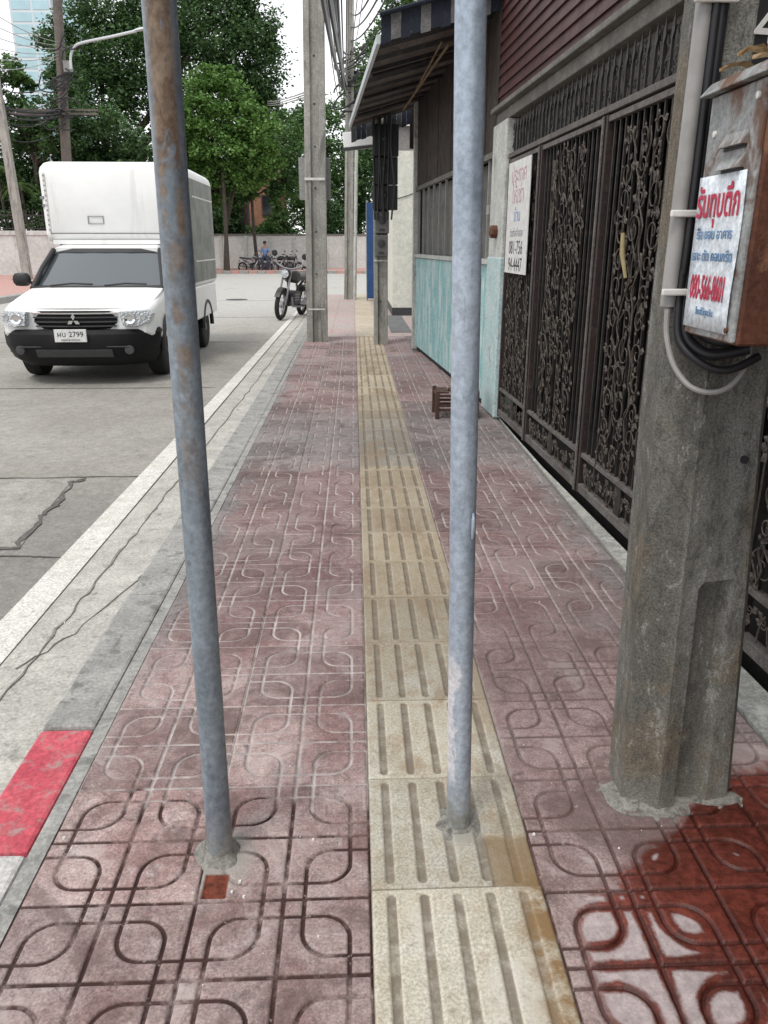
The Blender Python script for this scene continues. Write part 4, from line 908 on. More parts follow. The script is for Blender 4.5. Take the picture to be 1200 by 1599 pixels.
for x0 in (-.55, .10): MB().tube([(x0, 1.09, 1.10), (x0 + .25, 1.12, 1.125), (x0 + .5, 1.13, 1.115)], .011, 6).build('wiper', M['blackplastic'], tk)
for s in (-1, 1):
    MB().add([(s*.80, 1.30, 1.09), (s*.80, 2.6, 1.09), (s*.69, 2.6, 1.5), (s*.69, 1.72, 1.5), (s*.79, 1.30, 1.09), (s*.79, 2.6, 1.09), (s*.68, 2.6, 1.5), (s*.68, 1.72, 1.5)], [(0,1,2,3),(7,6,5,4),(0,4,5,1),(1,5,6,2),(2,6,7,3),(3,7,4,0)]).build('side_window', M['glass'], tk)
    b = MB(); b.box((s*.883 - .006, 1.45, .56), (s*.883 + .006, 2.55, 1.03)); d = b.build('door', M['white'], tk, bev=.004)
    MB().box((s*.893 - .012, 2.3, .90), (s*.893 + .012, 2.46, .935)).build('handle', M['blackplastic'], d, bev=.004)
    b = MB(); secs = []
    for f, sc_ in ((0, .5), (.2, .95), (.7, 1), (1, .6)):
        secs.append([(s*(.98 + .105*sc_*math.cos(a)), 1.30 + .13*f, 1.165 + .085*sc_*max(min(math.sin(a)*1.2, 1), -1)) for a in [2*math.pi*i/14 for i in range(14)]])
    b.loft(secs); mi = b.build('mirror', M['blackplastic'], tk, smooth=True)
    MB().tube([(s*.80, 1.42, 1.10), (s*.90, 1.38, 1.13)], .022, 6).build('mirror_arm', M['blackplastic'], mi)
# bumper, grille, lamps, plate
b = MB(); L = []
for z, yo, hw in ((.22, .16, .76), (.30, .06, .82), (.46, .0, .87), (.60, .02, .885), (.645, .07, .87)):
    n_ = 12; row = []
    for i in range(n_ + 1):
        u = 2*i/n_ - 1; row.append((hw*u*(1 if abs(u) < .9 else 1), yo + .30*abs(u)**5 + .05*u*u, z))
    L.append(row + [(x*.97, y + .30, z) for x, y, _ in reversed(row)])
b.loft(L); bump = b.build('bumper', M['bumperblack'], tk, smooth=True)
b = MB(); b.loft([[(x, -.012 + .05*(x/.87)**2 + dy, z) for x in (-.42, -.2, 0, .2, .42)] + [(x, .10, z) for x in (.42, .2, 0, -.2, -.42)] for z, dy in ((.335, .05), (.345, .035), (.425, .0), (.43, .03))]); b.build('air_intake', M['darkgrey'], bump)
MB().box((-.60, .015, .455), (.60, .03, .468)).build('bumper_lip', M['darkgrey'], bump)
for s in (-1, 1): MB().lathe([(.055, .0), (.048, -.02), (.0001, -.024)], (s*.60, .045, .42), 'Y', 14).build('fog_light', M['darkgrey'], bump)
b = MB(); L = []
for z, yo, hw in ((.648, .155, .43), (.74, .135, .46), (.855, .165, .49)):
    n_ = 8; row = [(hw*(2*i/n_ - 1), yo + .06*(2*i/n_ - 1)**2, z) for i in range(n_ + 1)]; L.append(row + [(x, y + .1, z) for x, y, _ in reversed(row)])
b.loft(L); gr_ = b.build('grille', M['bumperblack'], tk)
for z in (.685, .735, .785, .832):
    b = MB(); hw = .445 + .03*(z - .68)/.15; L = []
    for i in range(9):
        u = 2*i/8 - 1; L.append([(hw*u, .112 + .06*u*u, z - .008), (hw*u, .112 + .06*u*u, z + .008), (hw*u, .15 + .06*u*u, z + .006), (hw*u, .15 + .06*u*u, z - .006)])
    b.loft(L); b.build('slat', M['darkgrey'] if z < .8 else M['chrome'], gr_)
ey = .098                 # three-diamond emblem
for a in (90, 210, 330):
    b = MB(); c_ = Vector((math.cos(R(a)), 0, math.sin(R(a)))); n_ = Vector((-c_.z, 0, c_.x)); o_ = Vector((0, ey, .752)); q = [o_ + c_*.004, o_ + c_*.042 + n_*.0225, o_ + c_*.078, o_ + c_*.042 - n_*.0225]
    b.add(q + [p + Vector((0, .014, 0)) for p in q], [(0,1,2,3),(7,6,5,4),(0,4,5,1),(1,5,6,2),(2,6,7,3),(3,7,4,0)]); b.build('emblem_diamond', M['chrome'], gr_)
for s in (-1, 1):
    q = [(.50, .165, .86), (.78, .235, .875), (.835, .42, .865), (.80, .235, .70), (.70, .175, .665), (.52, .155, .70)]
    q = [(.505, .135, .852), (.66, .155, .862), (.79, .235, .868), (.852, .30, .82), (.825, .235, .725), (.67, .15, .672), (.53, .135, .69)]
    c0 = (.66, .135, .77); L = [[(s*(x*1.0), y + .06, z) for x, y, z in q], [(s*x, y - .005, z) for x, y, z in q], [(s*(c0[0] + (x-c0[0])*.9), c0[1] + (y-c0[1])*.75 - .028, c0[2] + (z-c0[2])*.9) for x, y, z in q]]
    hl = MB().loft(L).build('headlight', M['lens'], tk, smooth=True)
    MB().lathe([(.062, 0), (.058, -.012), (.03, .0), (.0001, .01)], (s*.625, .102, .770), 'Y', 16).build('reflector', M['chrome'], hl, smooth=True)
    MB().lathe([(.035, 0), (.032, -.010), (.0001, -.008)], (s*.755, .160, .785), 'Y', 12).build('indicator', M['silver'], hl, smooth=True)
pf = MB().box((-.185, -.030, .520), (.165, -.012, .665)).build('number_plate', M['plate'], tk, bev=.004)
def ttext(nm, body, size, x, z, sx=1., y=-.0318):
    o = text(nm, body, size, M['ink'], None, (x, y, z), (1, 0, 0), (0, 0, 1), sx=sx); o.parent = pf; return o
ttext('plate_letters', 'ผน', .085, -.105, .607, .95); ttext('plate_digits', '2799', .085, .055, .607, .95); ttext('plate_province', 'กรุงเทพมหานคร', .032, -.01, .545)
# under-body, arches and wheels
MB().box((-.74, .55, .24), (.74, 4.5, .50)).build('chassis', M['blackplastic'], tk)
for (x, y) in ((-.74, .93), (.74, .93), (-.74, 3.70), (.74, 3.70)):
    s = 1 if x > 0 else -1
    arch = MB(); arch.tube([(x + s*.13, y + .40*math.cos(a), .34 + .40*math.sin(a)) for a in [math.pi*k/12 for k in range(13)]], .035, 6); arch.build('wheel_arch', M['blackplastic'], tk, smooth=True)
    w = MB().lathe([(.19, -.10), (.29, -.105), (.325, -.085), (.335, -.03), (.335, .03), (.325, .085), (.29, .105), (.19, .10)], (x, y, .335), 'X', 28).build('wheel', M['rubber'], tk, smooth=True)
    MB().lathe([(.195, -.09), (.195, .09), (.13, .07), (.06, .10), (.0001, .10)] if s > 0 else [(.0001, -.10), (.06, -.10), (.13, -.07), (.195, -.09), (.195, .09)], (x, y, .335), 'X', 20).build('rim', M['silver'], w, smooth=True)
MB().box((-.885, 2.78, .50), (.885, 4.62, 1.0)).build('load_bed', M['white'], tk, bev=.03)
# cargo box: high part over the bed with a rounded nose over the cab
b = MB(); b.loft([ring(2.08, .78, 1.70, 2.56, .08, .10, 0), ring(2.14, .87, 1.65, 2.63, .08, .12, 0), ring(2.26, .90, 1.63, 2.655, .06, .13, 0), ring(2.80, .905, 1.63, 2.66, .05, .13, 0)])
ch = b.build('cargo_box', M['boxwhite'], tk, smooth=True)
b = MB(); b.loft([ring(2.79, .905, 1.0, 2.66, .05, .13, 0), ring(3.6, .905, 1.0, 2.66, .05, .13, 0), ring(4.60, .905, 1.0, 2.65, .05, .13, 0), ring(4.66, .87, 1.05, 2.6, .05, .12, 0)]); b.build('box_side', M['boxwhite'], ch, smooth=True)
MB().box((-.80, 2.075, 1.735), (.80, 2.10, 1.745)).build('box_seam', M['canvas'], ch)
b = MB()
for a, c_ in (((-.30, 2.066, 1.86), (-.10, 2.08, 1.868)), ((-.30, 2.066, 1.955), (-.10, 2.08, 1.963)), ((-.30, 2.066, 1.868), (-.292, 2.08, 1.955)), ((-.108, 2.066, 1.868), (-.10, 2.08, 1.955))): b.box(a, c_)
b.build('vent_frame', M['steelgrey'], ch)
for s in (-1, 1): MB().box((s*.80 - .012, 2.068, 1.75), (s*.80 + .012, 2.085, 2.50)).build('corner_seam', M['canvas'] if s > 5 else M['strap'], ch)
b = MB()
for k in range(12):
    for x in (-.80, .80): b.box((x - .008, 2.060, 1.78 + .062*k), (x + .008, 2.067, 1.796 + .062*k))
o = b.build('rivets', M['shutter'], ch); o['kind'] = 'stuff'
for (x, z, w_) in ((-.84, 2.18, .10), (-.85, 2.08, .05), (-.76, 1.77, .05)): MB().box((x - w_/2, 2.115, z), (x + w_/2, 2.16, z + .035)).build('fitting', M['shutter'], ch)
b = MB(); b.loft([ring(2.02, .76, 1.600, 1.655, .01, .012, 0), ring(2.5, .80, 1.60, 1.655, .01, .012, 0)]); b.build('nose_lip', M['boxwhite'], ch)
for s in (-1, 1): MB().box((s*.909 - .004, 2.72, 1.06), (s*.909 + .004, 4.58, 2.50)).build('side_shade_panel', M['boxshade'], ch, bev=.003)  # thin panels added over the white box sides to carry the painted shade
for z in (1.35, 2.25): MB().box((.910, 2.85, z), (.918, 4.55, z + .02)).build('side_rib', M['strap'], ch)

# ------------------------------------------------------------------ motorcycles (local: +y to the rear)
def torus(c, Rr, r, n=24, m=8):
    b = MB(); b.tube([(c[0], c[1] + Rr*math.cos(a), c[2] + Rr*math.sin(a)) for a in [2*math.pi*i/n for i in range(n)]], r, m, closed=True); return b
def motorbike(label, loc, rz, lean=0., body=M['blackplastic'], group='parked motorcycles'):
    t = thing('motorcycle', label, 'motorcycle', loc, rz, group); t.rotation_euler = (0, lean, rz)
    OFF[t.name] = Vector()
    for y in (-.62, .62):
        w = torus((0, y, .29), .245, .046).build('wheel', M['rubber'], t, smooth=True)
        torus((0, y, .29), .20, .014, 20, 6).build('rim', M['steelgrey'], w, smooth=True)
        b = MB(); b.lathe([(.06, -.05), (.06, .05)], (0, y, .29), 'X', 10)
        for k in range(10): a = k*math.pi/5; b.tube([(0, y, .29), (0, y + .2*math.cos(a), .29 + .2*math.sin(a))], .006, 4)
        b.build('hub_and_spokes', M['silver'], w)
        b = MB(); b.loft([[(-.055, y + .31*math.cos(a), .29 + .31*math.sin(a)), (.055, y + .31*math.cos(a), .29 + .31*math.sin(a)), (.05, y + .325*math.cos(a), .29 + .325*math.sin(a)), (-.05, y + .325*math.cos(a), .29 + .325*math.sin(a))] for a in [R(30 + 12*k) for k in range(11)]]); b.build('mudguard', body, t, smooth=True)
    for s in (-1, 1):
        MB().tube([(s*.075, -.62, .29), (s*.075, -.50, .62), (s*.07, -.40, .92)], .022, 8).build('fork_leg', M['shutter'], t, smooth=True)
        MB().tube([(s*.09, .62, .33), (s*.10, .40, .68)], .03, 8).build('shock_absorber', M['chrome'], t)
    b = MB(); b.tube([(-.36, -.20, .99), (-.28, -.30, 1.02), (-.07, -.38, .95), (.07, -.38, .95), (.28, -.30, 1.02), (.36, -.20, .99)], .014, 8); hb = b.build('handlebar', M['shutter'], t, smooth=True)
    for s in (-1, 1):
        MB().tube([(s*.36, -.20, .99), (s*.27, -.305, 1.018)], .02, 8).build('grip', M['rubber'], hb)
        m_ = MB().tube([(s*.25, -.33, 1.02), (s*.30, -.36, 1.16)], .007, 5).build('mirror_stalk', M['chrome'], hb)
        b = MB(); b.lathe([(.0001, -.02), (.055, -.012), (.06, .01), (.0001, .012)], (s*.31, -.36, 1.20), 'Y', 12); o = b.build('mirror', M['blackplastic'], hb, smooth=True)
    b = MB(); b.lathe([(.0001, -.09), (.07, -.085), (.095, -.05), (.09, .03), (.04, .08)], (0, -.46, .86), 'Y', 16); hl = b.build('headlight', body, t, smooth=True); MB().lathe([(.078, -.006), (.0001, -.016)], (0, -.545, .86), 'Y', 14).build('lens', M['lens'], hl)
    b = MB(); b.loft([[(sx*hw, y, zc + sz*hh) for sx, sz in ((-1, -.6), (-.6, -1), (.6, -1), (1, -.6), (1, .5), (.6, 1), (-.6, 1), (-1, .5))] for y, hw, hh, zc in ((-.36, .06, .05, .80), (-.24, .13, .11, .80), (-.02, .14, .12, .79), (.12, .09, .07, .77))]); b.build('fuel_tank', body, t, smooth=True)
    b = MB(); b.loft([[(sx*hw, y, zc + sz*.05) for sx, sz in ((-1, -1), (1, -1), (1, .4), (.7, 1), (-.7, 1), (-1, .4))] for y, hw, zc in ((.08, .10, .77), (.25, .13, .77), (.55, .13, .80), (.76, .09, .83))]); b.build('seat', M['darkgrey'], t, smooth=True)
    MB().box((-.12, -.22, .24), (.12, .16, .52)).build('engine', M['darkgrey'], t, bev=.04)
    for z in (.36, .41, .46): MB().box((-.135, -.20, z), (.135, .02, z + .018)).build('cooling_fin', M['shutter'], t)
    MB().tube([(0, -.40, .86), (0, -.28, .55), (0, -.20, .25), (0, .12, .25), (0, .25, .55), (0, .62, .72)], .026, 8).build('frame', M['blackplastic'], t, smooth=True)
    MB().tube([(.07, -.24, .42), (.11, -.26, .25), (.13, .10, .22), (.14, .35, .27), (.15, .85, .36)], [.02, .02, .024, .045, .045], 10).build('exhaust', M['shutter'], t, smooth=True)
    for s in (-1, 1): MB().tube([(s*.12, .02, .27), (s*.26, .02, .27)], .014, 6).build('foot_peg', M['rubber'], t)
    MB().box((-.05, .80, .62), (.05, .84, .70)).build('tail_light', M['kerb_red'], t, bev=.01)
    MB().tube([(-.1, .02, .25), (-.24, -.02, .0)], .012, 6).build('side_stand', M['chrome'], t)
    return t
motorbike('black motorcycle parked facing the viewer at the road edge beyond the truck', (-1.45, 18.35, RZ), R(-16), R(7)).scale = (1.12, 1.1, 1.14)
motorbike('small dark motorcycle parked under the tree, carrying a rider in blue', (-5.25, 48.6, RZ), R(70), 0, M['darkgrey'])
motorbike('dark motorcycle parked last in the far row, nearest the tall kerb pole', (-3.85, 49.2, RZ), R(65), 0)
motorbike('silver and black motorcycle at the left end of the far parked row', (-6.1, 49.5, RZ), R(80), 0, M['silver'])
motorbike('dark motorcycle standing close behind the seated rider by the far wall', (-4.55, 50.1, RZ), R(100), 0, M['rubber'])

# seated rider, one skinned body with clothes on it
M['skin'] = plain('skin', (.28, .16, .11), .55); M['shirt'] = plain('blue_shirt', (.13, .22, .40), .8); M['jeans'] = plain('dark_trousers', (.03, .035, .06), .85); M['hair'] = plain('black_hair', (.015, .013, .012), .6)
pe = thing('person', 'person in a blue shirt sitting sideways on a far parked motorcycle', 'person', (-5.2, 48.45, RZ))
def skin(name, verts, edges, radii, m, parent, root=0):
    me = bpy.data.meshes.new(name); me.from_pydata(verts, edges, []); o = bpy.data.objects.new(name, me); COL.objects.link(o); o.parent = parent; me.materials.append(m)
    sk = o.modifiers.new('skin', 'SKIN')
    me.skin_vertices or None
    lay = me.skin_vertices[0] if len(me.skin_vertices) else None
    return o, lay, radii
PV = [(0,0,.86),(0,.01,1.05),(0,.02,1.22),(0,.015,1.38),(0,-.01,1.46),(0,-.03,1.56),(0,-.035,1.66), (-.10,0,.84),(-.15,-.36,.82),(-.16,-.38,.45),(-.16,-.36,.10),(-.16,-.50,.05), (.10,0,.84),(.15,-.36,.82),(.17,-.40,.45),(.17,-.38,.10),(.17,-.52,.05), (-.17,.02,1.36),(-.24,-.05,1.12),(-.17,-.28,1.0),(-.14,-.36,.98), (.17,.02,1.36),(.24,-.05,1.12),(.17,-.28,1.0),(.14,-.36,.98)]
PE = [(0,1),(1,2),(2,3),(3,4),(4,5),(5,6),(0,7),(7,8),(8,9),(9,10),(10,11),(0,12),(12,13),(13,14),(14,15),(15,16),(3,17),(17,18),(18,19),(19,20),(3,21),(21,22),(22,23),(23,24)]
PR = [.13,.125,.14,.11,.055,.085,.095, .09,.08,.06,.045,.035, .09,.08,.06,.045,.035, .065,.05,.04,.028, .065,.05,.04,.028]
def grow(name, idx, m, parent, extra=0.):
    ids = {k: i for i, k in enumerate(idx)}; me = bpy.data.meshes.new(name)
    me.from_pydata([PV[k] for k in idx], [(ids[a], ids[b_]) for a, b_ in PE if a in ids and b_ in ids], [])
    o = bpy.data.objects.new(name, me); COL.objects.link(o); o.parent = parent; me.materials.append(m)
    bm = bmesh.new(); bm.from_mesh(me); lay = bm.verts.layers.skin.verify(); bm.verts.ensure_lookup_table()
    for i, k in enumerate(idx):
        bm.verts[i][lay].radius = (PR[k] + extra, PR[k] + extra); bm.verts[i][lay].use_root = (i == 0)
    bm.to_mesh(me); bm.free()
    o.modifiers.new('skin', 'SKIN').use_smooth_shade = True; s_ = o.modifiers.new('sub', 'SUBSURF'); s_.levels = 1; s_.render_levels = 1
    return o
grow('body', list(range(25)), M['skin'], pe)
grow('shirt', [0, 1, 2, 3, 17, 18, 21, 22], M['shirt'], pe, .016); grow('trousers', [0, 7, 8, 9, 10, 12, 13, 14, 15], M['jeans'], pe, .014)
hb_ = MB(); hb_.loft([[(.10*r_*math.cos(a), -.02 + .11*r_*math.sin(a), z) for a in [2*math.pi*i/12 for i in range(12)]] for r_, z in ((1.0, 1.63), (1.06, 1.69), (.9, 1.75), (.45, 1.785), (.05, 1.79))]); OFF[pe.name] = Vector(); hb_.build('hair', M['hair'], pe, smooth=True)

# ------------------------------------------------------------------ far side: pavements, walls, fence
def struct(o, label=None): o['kind'] = 'structure'; return o
struct(MB().box((-60, -8, -.31), (-10.26, 41.9, .0)).build('left_pavement', M['redpave']))
struct(MB().box((-60, 46.9, -.31), (26, 52.5, -.0)).build('far_pavement', M['redpave']))
struct(MB().box((-10.25, -8, -.31), (-9.9, 41.9, .01)).build('left_kerb', M['kerb']))
fk = struct(MB().box((-40, 46.72, -.31), (26, 46.9, -.10)).build('far_kerb', M['kerb']))
kr = MB().box((0, 46.70, -.2), (.48, 46.95, .012)); k0 = kr.build('kerb_stone', M['redpave'], fk, bev=.01); k1 = MB().box((0, 46.70, -.2), (.48, 46.95, .012)).build('kerb_stone', M['kerb'], fk, bev=.01)
k0.location.x = -13; k1.location.x = -12.5
for k in range(2, 30): o = dup((k0, k1)[k % 2], fk); o.location.x = -13 + .5*k
gw = thing('garden_wall', 'white plastered garden wall with coping behind the truck at the left', 'wall', (-25, 41.2, 0))
MB().box((-48, 41.0, -.1), (-12.0, 41.25, 1.85)).build('wall', M['white_wall'], gw); MB().box((-48.02, 40.95, 1.852), (-11.98, 41.3, 2.06)).build('coping', M['white_wall'], gw, bev=.02)
for k in range(10): MB().box((-47.6 + 3.9*k, 40.93, -.1), (-47.25 + 3.9*k, 40.998, 1.85)).build('pier', M['white_wall'], gw)
fe = thing('iron_fence', 'black iron railing with curled tops standing on the white garden wall', 'fence', (-25, 41.1, 2.07))
for z in (2.14, 2.75): MB().box((-48, 41.10, z), (-12, 41.14, z + .05)).build('rail', M['iron'], fe)
b = MB(); b.box((-.012, 41.108, 2.07), (.012, 41.132, 2.9)); b.loft([[(-.03, 41.11, 2.9), (.03, 41.11, 2.9), (.03, 41.13, 2.9), (-.03, 41.13, 2.9)], [(-.002, 41.119, 3.04), (.002, 41.119, 3.04), (.002, 41.121, 3.04), (-.002, 41.121, 3.04)]]); pr = b.build('picket', M['iron'], fe); pr.location = (-22 - OFF[fe.name].x + 25 - 25, 0, 0)
pr.location = (-22 , 0, 0)
for k in range(1, 66): o = dup(pr, fe); o.location = (-22 + k*.15, 0, 0)
b = MB()
for k in range(33): b.tube([(x, 41.1, z) for x, _, z in spiral(-21.9 + .3*k, 2.55, .12, 1.2, k, 1 if k % 2 else -1)], .011, 4, cap=False)
s = b.build('railing_scrolls', M['iron'], fe); s['kind'] = 'stuff'
fw = thing('boundary_wall', 'long pale boundary wall with piers across the far end of the road', 'wall', (0, 52.6, 0))
MB().box((-12.0, 52.5, -.1), (26, 52.75, 1.95)).build('wall', M['white_wall'], fw); MB().box((-12.02, 52.46, 1.952), (26, 52.8, 2.06)).build('coping', M['beam'], fw)
for k in range(16): MB().box((-11.6 + 1.55*k, 52.44, -.1), (-11.4 + 1.55*k, 52.498, 1.95)).build('pier', M['pillar'], fw)
# houses behind the far wall
oh = thing('house', 'orange house with a pink roof seen between the trees behind the far wall', 'house', (-6, 55, 0))
MB().box((-6.8, 55, 0), (-4.9, 62, 5.7)).build('wall', M['orange'], oh)
b = MB(); b.loft([[(-7.1, y, z0), (-4.6, y, z0), (-4.6, y, z0 + .12), (-5.85, y, 6.8), (-7.1, y, z0 + .12)] for y, z0 in ((54.6, 5.7), (62.4, 5.7))]); b.build('roof', M['pinkroof'], oh)
for (x, z) in ((-6.1, 1.2), (-5.55, 3.2)):
    f_ = MB().box((x - .45, 54.93, z), (x + .45, 54.998, z + 1.3)).build('window', M['rooftile'], oh); MB().box((x - .37, 54.90, z + .08), (x + .37, 54.928, z + 1.22)).build('pane', M['window'], f_)
sh = thing('shed', 'grey metal shed behind the far wall under the light green tree', 'shed', (-9, 57, 0))
MB().box((-12.2, 56, 0), (-7.45, 61, 4.4)).build('wall', M['shutter'], sh); b = MB(); b.loft([[(-12.5, y, 4.4), (-7.42, y, 4.4), (-7.42, y, 4.5), (-9.7, y, 5.3), (-12.5, y, 4.5)] for y in (55.7, 61.3)]); b.build('roof', M['canvas'], sh)
for k in range(8): MB().box((-12.1 + .6*k, 55.95, .1), (-12.04 + .6*k, 55.998, 4.3)).build('rib', M['steelgrey'], sh)
tw = thing('office_tower', 'pale blue glass office tower rising far away behind the trees', 'tower', (-104, 310, 0))
MB().box((-112, 300, 0), (-98.5, 318, 106)).build('shaft', M['towerconc'], tw); MB().box((-98.4, 303, 0), (-92.5, 318, 118)).build('glass_core', M['towerglass'], tw)
pn = MB().box((-111.3, 299.9, 0), (-105.2, 299.995, 2.6)).build('window_band', M['towerglass'], tw); pn.location = (0, 0, 2)
pn2 = MB().box((-104.4, 299.9, 0), (-99.2, 299.995, 2.6)).build('window_band', M['towerglass'], tw); pn2.location = (0, 0, 2)
for k in range(1, 30):
    for q_ in (pn, pn2): o = dup(q_, tw); o.location = (0, 0, 2 + 3.45*k)

# ------------------------------------------------------------------ trees
def crown(name, blobs, size, m, parent, off, seed, per_=420, droop=.25):
    size = size*.66; per_ = int(per_*2.1)
    g = np.random.default_rng(seed); V = []; F = []
    allc = []
    for (cx, cy, cz, rx, ry, rz_) in blobs:
        ncl = max(8, int(34*(rx*rz_)**.5)); per = int(per_*1.0)
        d = g.normal(size=(ncl, 3)); d /= np.linalg.norm(d, axis=1)[:, None]; rad = g.uniform(.45, 1.05, ncl)[:, None]
        cc = np.array([cx, cy, cz]) + d*rad*np.array([rx, ry, rz_]); k = max(3, per//ncl)
        ll = np.repeat(cc, k, 0) + g.normal(size=(ncl*k, 3))*np.array([.30, .30, .20])*min(rx, rz_)*.62
        allc.append(ll)
    P_ = np.vstack(allc); n = len(P_)
    a = g.uniform(0, 2*np.pi, n); el = g.normal(-droop, .45, n); u = np.stack([np.cos(a)*np.cos(el), np.sin(a)*np.cos(el), np.sin(el)], 1)
    w = np.cross(u, np.array([0, 0, 1.]) + g.normal(scale=.45, size=(n, 3))); w /= np.linalg.norm(w, axis=1)[:, None] + 1e-6
    nn = np.cross(u, w); s = (size*g.uniform(.6, 1.35, n))[:, None]
    # folded leaf spray of two triangles pairs
    A = P_ - u*s*.5; B = P_ + u*s*.5; Cc = P_ + w*s*.36 + nn*s*.10; D = P_ - w*s*.36 + nn*s*.10
    V = np.stack([A, C_ := Cc, B, D], 1).reshape(-1, 3) - np.array(off)
    idx = np.arange(n)*4; F = np.vstack([np.stack([idx, idx+1, idx+2], 1), np.stack([idx, idx+2, idx+3], 1)])
    me = numpy_mesh(name, V, F, m); return link(name, me, parent)
def tree(label, base, h0, blobs, m, size, seed, name='tree', trunk=.2, per=420, group=None, limbs=True):
    t = thing(name, label, 'tree', base, group=group); q = random.Random(seed); bx_, by_, bz_ = base
    top = Vector((bx_ + q.uniform(-.3, .3), by_, h0)); b = MB()
    b.tube(spline([(bx_, by_, bz_ - .1), (bx_ + q.uniform(-.15, .15), by_, bz_ + (h0 - bz_)*.5), tuple(top)], 4), [trunk*(1 - .05*i) for i in range(9)], 9); tr_ = b.build('trunk', M['bark'], t, smooth=True)
    if limbs:
        for bl_ in blobs[:9]:
            e = Vector(bl_[:3]); mid = top.lerp(e, .5) + Vector((q.uniform(-.3, .3), q.uniform(-.3, .3), q.uniform(-.2, .4)))
            MB().tube(spline([tuple(top - Vector((0, 0, q.uniform(0, .8)))), tuple(mid), tuple(e)], 3), [trunk*.55*(1 - .12*i) for i in range(7)], 6).build('limb', M['bark'], tr_)
    crown('crown', blobs, size, m, t, base, seed, per)
    return t
def pb(px, py, y, rpx, rpy, ry=None):
    """crown lobe at distance y with radii given by its apparent size"""
    c = at(px, py, y); k = y/1180.; return (c.x, c.y, c.z, rpx*k, ry or max(rpx, rpy)*k*.8, rpy*k)
def B0(px, py, y, z=0): p_ = at(px, py, y); return (p_.x, p_.y, z)
tree('huge dark green tree towering behind the white truck', B0(190, 400, 55), 6.0,
     [pb(330, 40, 55, 75, 55), pb(290, 95, 55, 60, 60), pb(375, 100, 56, 58, 55), pb(400, 60, 57, 35, 40), pb(340, 0, 56, 50, 40), pb(395, 150, 57, 38, 36), pb(185, 90, 55, 60, 45), pb(160, 30, 56, 52, 40), pb(225, 50, 57, 50, 50), pb(150, 130, 54, 60, 40), pb(215, 150, 55, 60, 40), pb(105, 75, 56, 32, 34), pb(260, 30, 58, 60, 50)], M['mixleaf'], .34, 1, trunk=.38, per=2300)
tree('bright light green tree with layered leaves in front of the dark tree', B0(352, 415, 48.5), 3.3,
     [pb(330, 150, 48.0, 48, 32), pb(305, 180, 47.5, 34, 30), pb(375, 190, 48.0, 46, 34), pb(330, 215, 47.5, 52, 32), pb(395, 230, 48.0, 34, 30), pb(350, 250, 48.0, 52, 30), pb(300, 225, 48.0, 28, 28), pb(405, 195, 48.5, 26, 26), pb(370, 275, 48.5, 38, 26), pb(310, 265, 48.2, 32, 26), pb(340, 128, 48.4, 34, 18), pb(415, 250, 48.6, 24, 26), pb(330, 298, 48.6, 34, 20), pb(392, 282, 48.8, 24, 16), pb(300, 235, 48.3, 26, 30)], M['lightleaf'], .30, 2, trunk=.13, per=1500)
tree('dark low tree filling the gap right behind the truck box', B0(318, 380, 55), 2.5, [pb(300, 300, 55.0, 40, 45), pb(330, 330, 55.0, 34, 42), pb(270, 270, 56.0, 45, 40), pb(345, 290, 55.5, 38, 34), pb(300, 360, 55.0, 30, 25)], M['mixleaf'], .26, 3, trunk=.14, per=1100)
tree('slim young tree with a thin bare trunk behind the far motorcycles', B0(403, 420, 50.5), 4.5, [pb(405, 240, 50, 34, 22), pb(440, 225, 51, 34, 34), pb(385, 300, 50.5, 16, 16), pb(432, 300, 51, 14, 24), pb(455, 280, 52, 18, 34), pb(455, 195, 54, 28, 22)], M['midleaf'], .30, 4, trunk=.12, per=1000)
tree('dense green shrub tree hanging over the far wall by the tall pole', B0(440, 380, 55), 2.2, [pb(438, 350, 54, 26, 22), pb(470, 330, 55, 26, 34), pb(412, 362, 53.6, 22, 14), pb(490, 310, 57, 24, 40)], M['midleaf'], .30, 5, trunk=.12, per=1100)
tree('mid green tree behind the tall kerb pole over the far wall', B0(500, 380, 60), 4, [pb(500, 200, 60, 35, 40), pb(475, 210, 60, 30, 36), pb(530, 250, 60, 34, 50), pb(510, 310, 60, 36, 44), pb(470, 290, 61, 26, 40)], M['midleaf'], .36, 6, trunk=.22, per=1300)
tree('tree right of the far cable pole, under the awning end', B0(565, 380, 63), 4, [pb(565, 240, 63, 32, 34), pb(580, 290, 62, 30, 50), pb(555, 330, 62, 26, 34), pb(590, 220, 64, 30, 30)], M['mixleaf'], .36, 7, trunk=.22, per=1200)
tree('tall loose tree rising behind the far cable pole and the awning', B0(590, 370, 47), 7, [pb(575, 110, 47, 26, 40), pb(600, 60, 48, 24, 30), pb(560, 150, 47, 24, 24), pb(665, 0, 48, 34, 22), pb(620, 30, 48, 26, 30)], M['midleaf'], .30, 8, trunk=.2, per=700)
tree('dark hedge like tree behind the white garden wall at the left', B0(70, 340, 44), 2.6, [pb(60, 240, 44, 55, 42), pb(20, 255, 45, 50, 50), pb(120, 220, 45, 50, 40), pb(80, 290, 44, 55, 35), pb(170, 230, 46, 50, 40), pb(150, 270, 45, 40, 30), pb(30, 300, 44.5, 45, 34), pb(215, 260, 45, 50, 40)], M['mixleaf'], .30, 9, trunk=.2, per=1500)
tree('dark vine covered tree round the brown pole at the left', B0(60, 300, 43), 5.4, [pb(65, 180, 42.6, 44, 24), pb(20, 170, 42.6, 34, 20), pb(110, 180, 43.1, 40, 26), pb(95, 215, 42.6, 44, 26), pb(35, 205, 42.6, 38, 24), pb(155, 185, 43.6, 38, 26), pb(95, 120, 43.6, 20, 40)], M['mixleaf'], .26, 10, trunk=.15, per=900)
